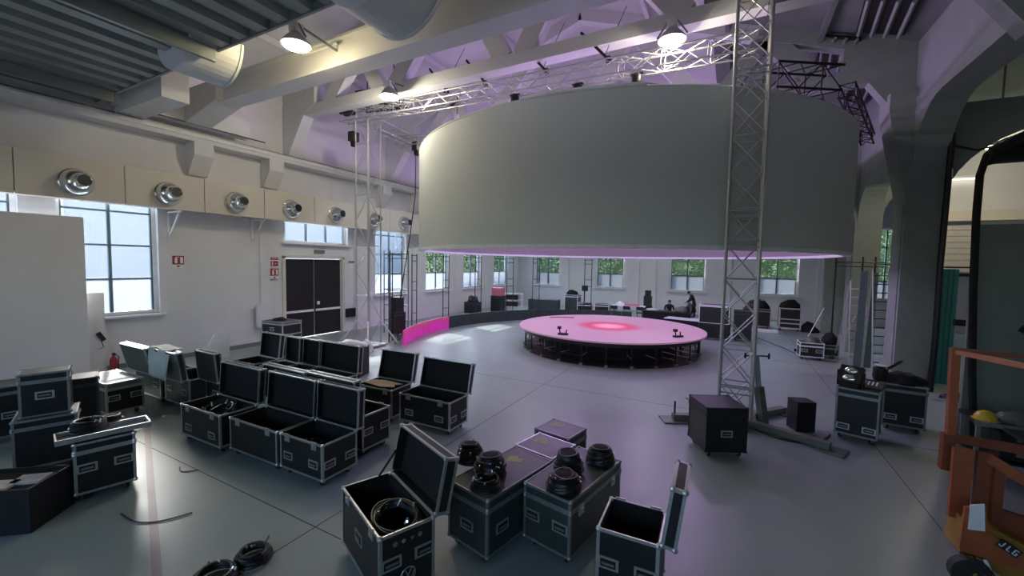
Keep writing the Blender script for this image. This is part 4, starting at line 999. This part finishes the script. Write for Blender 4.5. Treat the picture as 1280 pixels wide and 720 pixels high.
lbar('arm', (.30, -.25, .5), (.30, -.25, 1.24), .09, .08, 'orange_dark')
lbar('cross_plate', (.3, -.25, .62), (.75, -.25, .55), .06, .30, 'orange_dark')
MB().lathe([(.09, 0), (.09, .75), (.06, .8)], 14, M4((.66, -.35, .30))).build('hydraulic_mast', 'black_metal', ol)
MB().prism([(-.03, .3), (.02, .62), (.25, .62), (.7, .42), (1.6, .40), (1.6, .16), (.3, .16)], -.5, -.1, 'y').build('chassis', 'amber', ol)
MB().prism([(-.05, .36), (-.03, .82), (.12, .86), (.16, .60), (.5, .40), (.5, .30), (.2, .30)], -.54, -.50, 'y').build('side_plate', 'orange', ol)
MB().prism([(.0, .60), (.0, .86), (.10, .90), (.12, .62)], -.56, -.54, 'y').build('warning_label', 'white_trim', ol)
bdg = MB().box((0, 0, 0), (.17, .012, .09)).build('name_plate', 'black_plastic', ol, (.30, -.562, .50), (0, .55, 0))
m = MB()
for q in (((-.055, .028), (-.055, -.02)), ((-.055, -.024), (-.080, -.024)), ((-.080, -.026), (-.080, -.010)), ((-.015, .028), (-.015, -.026)), ((-.015, -.026), (.012, -.026)), ((.062, .026), (.034, .026)), ((.034, .026), (.034, -.026)), ((.034, -.026), (.062, -.026)), ((.062, -.026), (.062, -.002)), ((.062, -.002), (.05, -.002))):
    m.beam((q[0][0], 0, q[0][1]), (q[1][0], 0, q[1][1]), .008, .012, (0, 1, 0))
m.build('plate_letters', 'white_trim', bdg, (0, -.008, 0))
MB().lathe([(.10, -.06), (.17, -.05), (.17, .05), (.10, .06)], 20, M4((.02, -.62, .17), rx=PI/2)).build('wheel', 'rubber', ol)
MB().lathe([(.10, -.06), (.17, -.05), (.17, .05), (.10, .06)], 20, M4((1.3, -.62, .17), rx=PI/2)).build('wheel', 'rubber', ol)
MB().lathe([(.10, -.06), (.17, -.05), (.17, .05), (.10, .06)], 20, M4((1.3, .5, .17), rx=PI/2)).build('wheel', 'rubber', ol)
MB().box((.9, .1, .3), (1.3, .8, .2)).build('undercarriage', 'orange_dark', ol)
MB().box((1.3, .1, .87), (.5, .5, .95)).build('scissor_stack', 'black_metal', ol)
for k in range(3):
    MB().path([(.02+.05*k, -.6, .34), (.04+.06*k, -.66, .22), (.0+.1*k, -.72, .12), (.1+.1*k, -.74, .03)], .018, 6).build('hose', 'lime' if k < 2 else 'white_trim', ol)
tag(MB().box((3.28, 5.55, 1.05), (.3, .02, .42)).build('notice_sheet', 'paper'), 'white notice sheet at the extreme right edge', 'sheet') if False else None

MB().box((.50, -.40, 1.18), (.07, .012, .22)).build('white_tag', 'white_trim', ol)

# ------------------------------------------------------------------ left wall fittings
for i, y in enumerate((4.14, 6.09, 7.99, 9.94, 11.94, 14.0, 16.0, 18.0, 20.0, 22.0)):
    z = 5.15 + .02*i*.5
    r = thing('air_nozzle', 'round chrome air nozzle on the cream duct, number %s from the left' % ('one', 'two', 'three', 'four', 'five', 'six', 'seven', 'eight', 'nine', 'ten')[i], 'air vent', (-14.90, y, z))
    T = M4((0, 0, 0), ry=PI/2)
    MB().lathe([(.345, 0), (.345, .03), (.32, .05)], 28, T).build('flange', 'chrome', r)
    MB().lathe([(.32, .03), (.325, .10), (.30, .19), (.25, .27), (.20, .32)], 28, T).build('bowl', 'chrome', r)
    T2 = M4((0, 0, 0), ry=PI/2-.06, rz=.05)
    e = MB().lathe([(.22, .24), (.20, .33), (.165, .44), (.15, .46), (.135, .45), (.13, .36)], 24, T2).build('jet_cone', 'chrome', r)
    MB().lathe([(.135, .43), (.135, .44)], 24, T2).build('dark_mouth', 'black_metal', e)
tag(MB().span((-15.05, -4, 0), (-15.0, 4.27, 4.28)).build('partition_panel', 'panel_paint'), 'tall beige partition panel along the left frame edge', 'partition')
tag(MB().span((-15.42, 4.0, 0), (-15.37, 4.72, 2.27)).build('partition_panel', 'wall_paint'), 'low white panel between the tall partition and the window', 'panel')
fe = thing('fire_extinguisher', 'red fire extinguisher standing by the left wall', 'fire extinguisher', (-15.28, 4.84, 0))
MB().lathe([(.075, 0), (.085, .02), (.085, .36), (.06, .43), (.03, .46), (.03, .5)], 16).build('cylinder', 'red_paint', fe)
MB().box((.02, 0, .53), (.12, .05, .06)).build('valve', 'black_metal', fe); MB().path([(.03, .03, .52), (.1, .08, .45), (.09, .07, .2), (.085, .06, .1)], .012, 6).build('hose', 'rubber', fe)
hk = thing('wall_handset', 'black handset hanging on the low white panel', 'handset', (-15.36, 4.62, 1.05))
MB().box((0, 0, 0), (.05, .1, .26), rx=.5).build('grip', 'black_plastic', hk); MB().path([(0, 0, -.1), (0, .05, -.3), (0, -.05, -.35)], .008, 5).build('cord', 'cable', hk)
def sign(label, y, z, kind):
    r = thing('safety_sign', label, 'sign', (XL+.085 if 9.2 < y < 9.8 else XL+.012, y, z))
    MB().box((0, 0, 0), (.012, .34, .40)).build('plate', 'white_trim', r)
    g = MB()
    if kind == 'ext':   # extinguisher pictogram: red field, white bottle and flame block
        g.box((.008, .0, .05), (.004, .32, .28)); g.build('red_field', 'sign_red', r)
        h = MB(); h.box((.012, -.06, .03), (.004, .07, .16)); h.box((.012, -.06, .13), (.004, .03, .04)); h.box((.012, -.02, .15), (.004, .09, .02)); h.box((.012, .09, .05), (.004, .08, .2)); h.build('pictogram', 'white_trim', r)
        MB().prism([(-.06, -.12), (.06, -.12), (0, -.19)], .008, .012, 'x').build('arrow', 'sign_red', r)
    else:
        g.box((.008, 0, .13), (.004, .30, .1)); g.box((.008, 0, -.06), (.004, .30, .2)); g.build('red_field', 'sign_red', r)
        h = MB(); h.box((.012, 0, .13), (.004, .22, .02)); h.box((.012, -.08, -.06), (.004, .04, .14)); h.box((.012, .05, -.06), (.004, .1, .02)); h.build('pictogram', 'white_trim', r)
sign('red and white extinguisher sign right of the big left window', 6.62, 3.14, 'ext')
sign('upper red sign left of the double door', 9.72, 3.16, 'txt')
sign('lower red extinguisher sign left of the double door', 9.72, 2.72, 'ext')
tag(MB().box((XL+.02, 13.45, 3.2), (.03, .35, .07)).build('small_sign', 'mullion'), 'small dark strip sign right of the double door', 'sign')
tag(MB().box((XL+.1, 13.35, .85), (.12, .55, .4)).build('wall_box', 'black_metal'), 'dark vented box low on the wall right of the double door', 'box')
tag(MB().box((XL+.16, 9.25, 1.15), (.14, .55, .85)).build('wall_cabinet', 'wall_paint'), 'white wall cabinet left of the double door', 'cabinet')
wbd = thing('white_board', 'white slanted board leaning against the left wall', 'board', (-14.6, 7.15, 0))
MB().prism([(-.45, 0), (-.45, .2), (-.05, .86), (.36, .86), (.36, 0)], -.03, .03, 'x').build('board', 'white_plastic', wbd)
# stack by the door
case('dark case under the silver edged case near the double door', -13.3, 8.5, 4, 1.0, .7, .80, None, handles=(), latches=(), trim='aluminium_dull')
case('silver edged flat case on top of the stack near the double door', -13.3, 8.5, 4, 1.0, .7, .42, None, wheels=False, handles=(('front', 1),), latches=(), z=.805, lt=.08)
clothheap('cloth_bundle', 'black coil of cloth on the silver edged flat case', 'cloth', -13.4, 8.5, 1.225, .25, .2, .1, seed=31)
bn = thing('dark_bin', 'dark box covered with white plastic sheet near the left tower', 'bin', (-9.55, 8.15, 0), R(20))
MB().box((0, 0, .42), (.8, .6, .84)).build('box', 'black_plastic', bn)
clothheap('plastic_sheet', 'crumpled white plastic sheet on the dark box', 'plastic sheet', -9.55, 8.15, .84, .48, .32, .16, 'white_plastic', seed=32, rz=.3)
clothheap('plastic_bag', 'white plastic bag on the floor at the foot of the left tower', 'bag', -11.6, 10.55, 0, .3, .26, .4, 'white_plastic', seed=33)
# scaffold next to left tower
sf_ = thing('scaffold_tower', 'dark scaffold frame beside the left truss tower', 'scaffold', (-13.35, 13.9, 0), R(-30))
for x_, y_ in ((-.5, -.4), (.5, -.4), (.5, .4), (-.5, .4)): bar('standard', (x_, y_, 0), (x_, y_, 3.75), .024, 'mullion', sf_)
for z_ in (.6, 1.3, 2.0, 2.7, 3.4, 3.6):
    bar('ledger', (-.5, -.4, z_), (.5, -.4, z_), .016, 'mullion', sf_); bar('ledger', (-.5, .4, z_), (.5, .4, z_), .016, 'mullion', sf_); bar('ledger', (.5, -.4, z_), (.5, .4, z_), .016, 'mullion', sf_); bar('ledger', (-.5, -.4, z_), (-.5, .4, z_), .016, 'mullion', sf_)
case('dark tall equipment case standing in the scaffold', -13.0, 13.6, -20, .6, .5, 1.05, None, handles=(), latches=(), trim='laminate_green')
sk2 = thing('loudspeaker', 'black loudspeaker on the case inside the scaffold', 'speaker', (-13.0, 13.6, 1.05), R(-20))
MB().box((0, 0, .33), (.5, .4, .65)).build('cabinet', 'black_plastic', sk2); MB().box((0, -.205, .33), (.42, .02, .55)).build('grille', 'black_metal', sk2)
tag(MB().path([(-11.75, 13.35, 7.8), (-11.72, 13.3, 6), (-11.9, 13.2, 4.4), (-12.3, 13.1, 2), (-12.4, 13.0, .03)], .022, 6).build('hanging_cable', 'cable'), 'thin black cable hanging down from the corner hoist', 'cable')

# ------------------------------------------------------------------ things beyond the stage
case('silver edged trunk beyond the stage, left of the twin pair', -8.15, 25.1, 8, .86, .6, .85, None, handles=(), latches=(), name='trunk', cat='trunk', trim='white_trim')
case('silver edged trunk beyond the stage, right of the twin pair', -7.1, 25.35, 8, .86, .6, .85, None, handles=(), latches=(), name='trunk', cat='trunk', trim='white_trim')
case('tall dark green case behind the twin trunks', -9.35, 26.2, 0, .9, .7, 1.25, None, handles=(), latches=(), body='laminate_green', trim='white_trim')
clothheap('cloth_bundle', 'dark bundle on the tall dark green case', 'cloth', -9.4, 26.2, 1.25, .4, .25, .3, seed=41)
case('long dark green trunk beyond the left edge of the stage', -11.0, 25.2, 5, 2.0, .7, .9, None, handles=(), latches=(), body='laminate_green', trim='laminate_green')
ml = thing('desk_lamp', 'dark lamp head on a stand behind the twin trunks', 'lamp', (-8.6, 26.4, 0))
MB().tube((0, 0, 0), (0, 0, 1.55), .02).build('stand', 'black_metal', ml); MB().box((0, 0, 1.7), (.4, .3, .36), rz=.3).build('head', 'black_metal', ml)
MB().lathe([(.25, 0), (.25, .03)], 12).build('foot', 'black_metal', ml)
rk = thing('shelf_rack', 'pale framed shelf rack behind the dark LED panels', 'rack', (-13.0, 24.6, 0), .3)
for sx in (-.6, .6):
    for sy in (-.25, .25): bar('post', (sx, sy, 0), (sx, sy, 1.25), .025, 'truss_white', rk, square=True)
for z_ in (.35, .8, 1.22): MB().box((0, 0, z_), (1.2, .5, .04)).build('shelf', 'truss_white', rk)
for z_ in (.37, .82): MB().box((-.1, 0, z_+.15), (.8, .4, .3)).build('shelf_load', 'black_plastic', rk)
case('black road case under the pinkish red box near the back corner', -13.4, 23.2, 0, .75, .6, 1.15, None, handles=(), latches=(), trim='laminate_green')
tag(MB().box((-13.4, 23.2, 1.41), (.7, .5, .5)).build('red_box', 'pink_paint'), 'pinkish red box on the black road case near the back corner', 'box')
case('black case with cables by the left wall behind the dark panels', -14.3, 21.6, 0, .9, .6, .8, None, handles=(), latches=(), trim='laminate_green')
clothheap('cable_pile', 'pile of black cable on the case by the left wall', 'cable', -14.3, 21.6, .8, .36, .25, .4, 'cable', seed=43)
# table with pink things and chairs
tb_ = thing('folding_table', 'long folding table with dark legs beyond the stage', 'table', (-5.6, 25.9, 0), R(5))
MB().box((0, 0, .76), (2.0, .75, .05)).build('table_top', 'white_trim', tb_)
for sx in (-.85, .85):
    for sy in (-.3, .3): bar('leg', (sx, sy, 0), (sx, sy, .75), .022, 'black_metal', tb_)
clothheap('cloth_bundle', 'pink and white cloth lying on the folding table', 'cloth', -5.5, 25.9, .785, .5, .25, .14, 'pink_paint', seed=45)
clothheap('cloth_bundle', 'white sheet heap on the folding table', 'cloth', -6.1, 25.9, .785, .32, .22, .2, 'white_plastic', seed=46)
def chair(label, x, y, rz):
    r = thing('folding_chair', label, 'chair', (x, y, 0), rz)
    for sx in (-.2, .2):
        bar('leg', (sx, -.2, 0), (sx, .15, .8), .013, 'black_metal', r); bar('leg', (sx, .22, 0), (sx, -.18, .45), .013, 'black_metal', r)
    MB().box((0, 0, .45), (.42, .4, .035)).build('seat', 'black_plastic', r); MB().box((0, .16, .72), (.42, .03, .2)).build('backrest', 'black_plastic', r)
chair('black folding chair at the left of the folding table', -6.3, 25.1, 3.3); chair('black folding chair at the middle of the folding table', -5.5, 25.15, 3.0); chair('black folding chair at the right of the folding table', -4.75, 25.25, 3.1)
ts = thing('tower_speaker', 'tall black speaker stack standing against the back wall', 'speaker', (-4.75, 27.6, 0), .1)
for z_, s_ in ((.35, .55), (1.0, .5), (1.5, .36)): MB().box((0, 0, z_), (s_, .45, .62 if z_ < 1.4 else .36)).build('cabinet', 'black_plastic', ts)
# low tables and heaps right of the stage
lt_ = thing('low_platform', 'low black draped platform with a white top right of the stage', 'platform', (-2.0, 21.9, 0), R(-12))
MB().box((0, 0, .33), (1.7, .7, .66)).build('skirt', 'black_cloth', lt_); MB().box((0, 0, .68), (1.75, .75, .04)).build('top', 'white_trim', lt_)
lt2 = thing('work_table', 'black draped work table behind the seated person', 'table', (-3.1, 24.28, 0), R(-4))
MB().box((0, 0, .74), (2.6, .8, .05)).build('table_top', 'black_plastic', lt2); MB().box((0, -.36, .4), (2.5, .03, .7)).build('skirt', 'black_cloth', lt2)
for sx in (-1.2, 1.2): MB().box((sx, .1, .37), (.05, .6, .72)).build('leg', 'black_metal', lt2)
clothheap('gear_pile', 'grey gear pile at the left of the black work table', 'gear', -3.9, 24.3, .765, .3, .22, .12, 'white_cloth', seed=51)
clothheap('gear_pile', 'pale cable pile at the right of the black work table', 'gear', -2.4, 24.3, .765, .36, .24, .3, 'olive_steel', seed=52)
clothheap('gear_pile', 'black cable pile at the right end of the black work table', 'gear', -1.95, 24.55, .765, .26, .24, .5, 'cable', seed=53)
case('black trunk under the silver framed case right of the stage', -.62, 20.7, -4, 1.25, .7, .75, None, handles=(), latches=(), trim='black_plastic', body='black_plastic')
case('silver framed case stacked on the black trunk right of the stage', -.62, 20.7, -4, 1.22, .66, .82, None, wheels=False, handles=(), latches=(), trim='white_trim', z=.755, lt=.06)
case('dark case just right of the silver framed stack', .5, 21.1, 0, .7, .7, 1.35, None, handles=(), latches=(), trim='laminate_green')
# behind the big tower
case('dark cluttered case by the back wall behind the big tower', 1.25, 26.3, 0, 1.3, .7, 1.05, None, handles=(), latches=(), trim='aluminium_dull')
clothheap('gear_pile', 'dark tangled gear on the case behind the big tower', 'gear', 1.3, 26.3, 1.05, .55, .3, .5, 'cable', seed=54)
dr_ = thing('drawer_rack', 'pale framed drawer rack with a black bag on top by the back wall', 'rack', (2.75, 26.0, 0))
MB().box((0, 0, .66), (.96, .6, 1.08)).build('body', 'laminate', dr_)
m = MB(); trim_box(m, .98, .62, .12, 1.2, t=.06); m.build('frame', 'paper', dr_)
for z_ in (.4, .62): MB().box((0, -.315, z_), (.84, .02, .06)).build('drawer_edge', 'paper', dr_)
for sx in (-.4, .4):
    for sy in (-.2, .2): put('wheel', shared('wm', mesh_wheel), dr_, (sx, sy, .0))
clothheap('cloth_bundle', 'black bag on the pale framed drawer rack', 'bag', 2.75, 26.0, 1.2, .46, .28, .42, seed=55)
clothheap('cloth_bundle', 'black sack on the floor right of the drawer rack', 'bag', 3.62, 25.9, 0, .38, .3, .5, seed=56)
tag(MB().box((1.2, 24.6, .06), (1.9, .6, .1)).build('pallet_board', 'white_trim'), 'low white board on the floor in front of the drawer rack', 'board')

# ------------------------------------------------------------------ people
def figure(label, loc, rz, joints, edges, radii, head, headdir, skirt=None, shirt='clothes', hands=()):
    r = thing('person', label, 'person', loc, rz)
    me = bpy.data.meshes.new('body'); me.from_pydata(joints, edges, []); me.materials.append(MATS[shirt])
    o = put('body', me, r)
    md = o.modifiers.new('skin', 'SKIN'); md.use_smooth_shade = True
    for i, v in enumerate(me.skin_vertices[0].data): v.radius = radii[i]; v.use_root = (i == 0)
    sd = o.modifiers.new('sub', 'SUBSURF'); sd.levels = 1; sd.render_levels = 2
    hx = Vector(head); d = Vector(headdir).normalized()
    q = d.to_track_quat('-Y', 'Z').to_matrix().to_4x4()
    hd_ = MB(); T = Matrix.Translation(hx) @ q
    prof = [(.002, -.12), (.05, -.112), (.066, -.07), (.075, -.01), (.078, .03), (.07, .075), (.045, .105), (.003, .118)]
    hd_.lathe(prof, 16, T @ Matrix.Diagonal((.95, 1.12, 1, 1)))
    hd_.lathe([(.018, -.03), (.010, .02), (.002, .03)], 6, T @ M4((0, -.088, -.01)))
    for s in (-1, 1): hd_.ball(tuple((T @ Vector((s*.075, .005, -.005)))), .02, 4, .5, 1, 1.4)
    h_ = hd_.build('head', 'skin', r)
    ey = MB(); [ey.ball(tuple(T @ Vector((s*.03, -.078, .012))), .010, 4) for s in (-1, 1)]; ey.build('eyes', 'hair', h_)
    MB().box((0, 0, 0), (.045, .012, .008), mx=T @ M4((0, -.08, -.06))).build('mouth', 'pink_paint', h_)
    ha = MB(); ha.lathe([(.083, -.02), (.088, .03), (.08, .08), (.05, .115), (.003, .128)], 16, T @ M4((0, .014, .004)) @ Matrix.Diagonal((.97, 1.1, 1, 1))); ha.build('hair', 'hair', h_)
    for hp, hdir, s in hands:
        hp = Vector(hp); hdir = Vector(hdir).normalized(); side = hdir.cross(Vector((0, 0, 1))).normalized(); nrm = side.cross(hdir)
        hm_ = MB(); hm_.path([hp, hp+hdir*.05, hp+hdir*.09], .034, 8, r2=.038)
        for k in range(4):
            b0 = hp+hdir*.08+side*(.024-.016*k); L_ = (.07, .08, .075, .058)[k]
            hm_.path([b0, b0+hdir*L_*.5, b0+hdir*L_-nrm*.02], .0085, 6, r2=.007)
        b0 = hp+hdir*.03+side*s*.03; hm_.path([b0, b0+side*s*.03+hdir*.03, b0+side*s*.035+hdir*.06], .0095, 6, r2=.008)
        hm_.build('hand', 'skin', r)
    return r
# bowed person at the back, standing: pelvis first
J = [(0, 0, .93), (0, -.06, 1.12), (0, -.14, 1.3), (0, -.22, 1.42), (0, -.28, 1.50),
     (-.19, -.18, 1.38), (-.24, -.28, 1.12), (-.18, -.46, .98), (.19, -.18, 1.38), (.24, -.28, 1.12), (.18, -.46, .98),
     (-.10, 0, .86), (-.11, -.03, .48), (-.11, .02, .08), (-.11, -.13, .04), (.10, 0, .86), (.11, -.03, .48), (.11, .02, .08), (.11, -.13, .04)]
E_ = [(0, 1), (1, 2), (2, 3), (3, 4), (3, 5), (5, 6), (6, 7), (3, 8), (8, 9), (9, 10), (0, 11), (11, 12), (12, 13), (13, 14), (0, 15), (15, 16), (16, 17), (17, 18)]
Rr = [(.16, .12), (.15, .11), (.17, .12), (.11, .09), (.055, .055), (.07, .07), (.05, .05), (.036, .036), (.07, .07), (.05, .05), (.036, .036), (.095, .095), (.068, .068), (.048, .048), (.04, .035), (.095, .095), (.068, .068), (.048, .048), (.04, .035)]
figure('person in dark clothes standing with bowed head under the back window', (-2.05, 28.6, 0), R(-75), J, E_, Rr, (0, -.36, 1.58), (0, -1, -.75), hands=(((-.18, -.46, .98), (.1, -1, -.3), 1), ((.18, -.46, .98), (-.1, -1, -.3), -1)))
# seated person at the work table, facing the camera side
J2 = [(0, 0, .54), (0, -.08, .74), (0, -.14, .94), (0, -.18, 1.05), (0, -.2, 1.12),
      (-.19, -.16, 1.0), (-.26, -.22, .80), (-.14, -.42, .81), (.19, -.16, 1.0), (.26, -.22, .80), (.14, -.42, .81),
      (-.1, -.05, .52), (-.13, -.42, .52), (-.13, -.40, .08), (-.13, -.54, .04), (.1, -.05, .52), (.13, -.42, .52), (.13, -.40, .08), (.13, -.54, .04)]
figure('person in dark clothes seated and leaning over the black work table', (-3.15, 25.2, 0), R(12), J2, E_, Rr, (0, -.27, 1.22), (0, -1, -.5), hands=(((-.14, -.42, .81), (.2, -1, -.1), 1), ((.14, -.42, .81), (-.2, -1, -.1), -1)))
stl = thing('stool', 'black stool under the seated person', 'stool', (-3.15, 25.2, 0))
MB().lathe([(.2, .40), (.2, .44)], 18).build('seat', 'black_plastic', stl)
for k in range(4): bar('leg', (.17*math.cos(PI/4+k*PI/2), .17*math.sin(PI/4+k*PI/2), 0), (.12*math.cos(PI/4+k*PI/2), .12*math.sin(PI/4+k*PI/2), .40), .014, 'black_metal', stl)

# ------------------------------------------------------------------ things on the foreground floor
coil('small black cable coil on the floor at the bottom left of centre', -4.48, 2.5, 0, .17, 5, .1, True, r=.02, seed=61)
coil('black cable coil cut by the bottom frame edge', -4.5, 2.12, 0, .2, 5, .1, True, r=.02, seed=62)
def floorcable(label, pts, r=.008):
    P = [Vector(p) for p in pts]; P = [P[0]]+P+[P[-1]]; out = []
    for k in range(1, len(P)-2):
        for q in range(6):
            t = q/6; a, b, c, d = P[k-1:k+3]
            out.append(.5*((2*b)+(c-a)*t+(2*a-5*b+4*c-d)*t*t+(3*b-a-3*c+d)*t**3))
    pts = out+[P[-1]]
    tag(MB().path(pts, r, 6).build('floor_cable', 'cable'), label, 'cable')
floorcable('thin dark cable curling on the floor near the drain strip', [(-6.75, 2.15, .012), (-6.5, 2.15, .012), (-6.3, 2.2, .012), (-6.12, 2.35, .012), (-6.0, 2.6, .012)])
floorcable('thin cable lying on the floor right of the open square case', [(.3, 4.6, .012), (.45, 4.3, .012), (.4, 3.9, .012), (.55, 3.5, .012)])
floorcable('short dark cable on the floor at the lower right', [(.9, 4.95, .012), (1.05, 4.85, .012), (1.2, 4.82, .012)])
floorcable('black cable between the tower base and the right hand cases', [(.4, 9.75, .012), (.9, 9.3, .012), (1.4, 9.35, .012), (1.7, 9.7, .012), (1.85, 10.05, .012)], .016)
floorcable('dark cable across the floor left of the white framed rack', [(1.0, 22.6, .012), (1.8, 20.6, .012), (2.3, 19.0, .012)], .014)
floorcable('short cable on the floor behind the near left case', [(-7.5, 3.1, .012), (-7.3, 3.05, .012), (-7.15, 3.2, .012)])
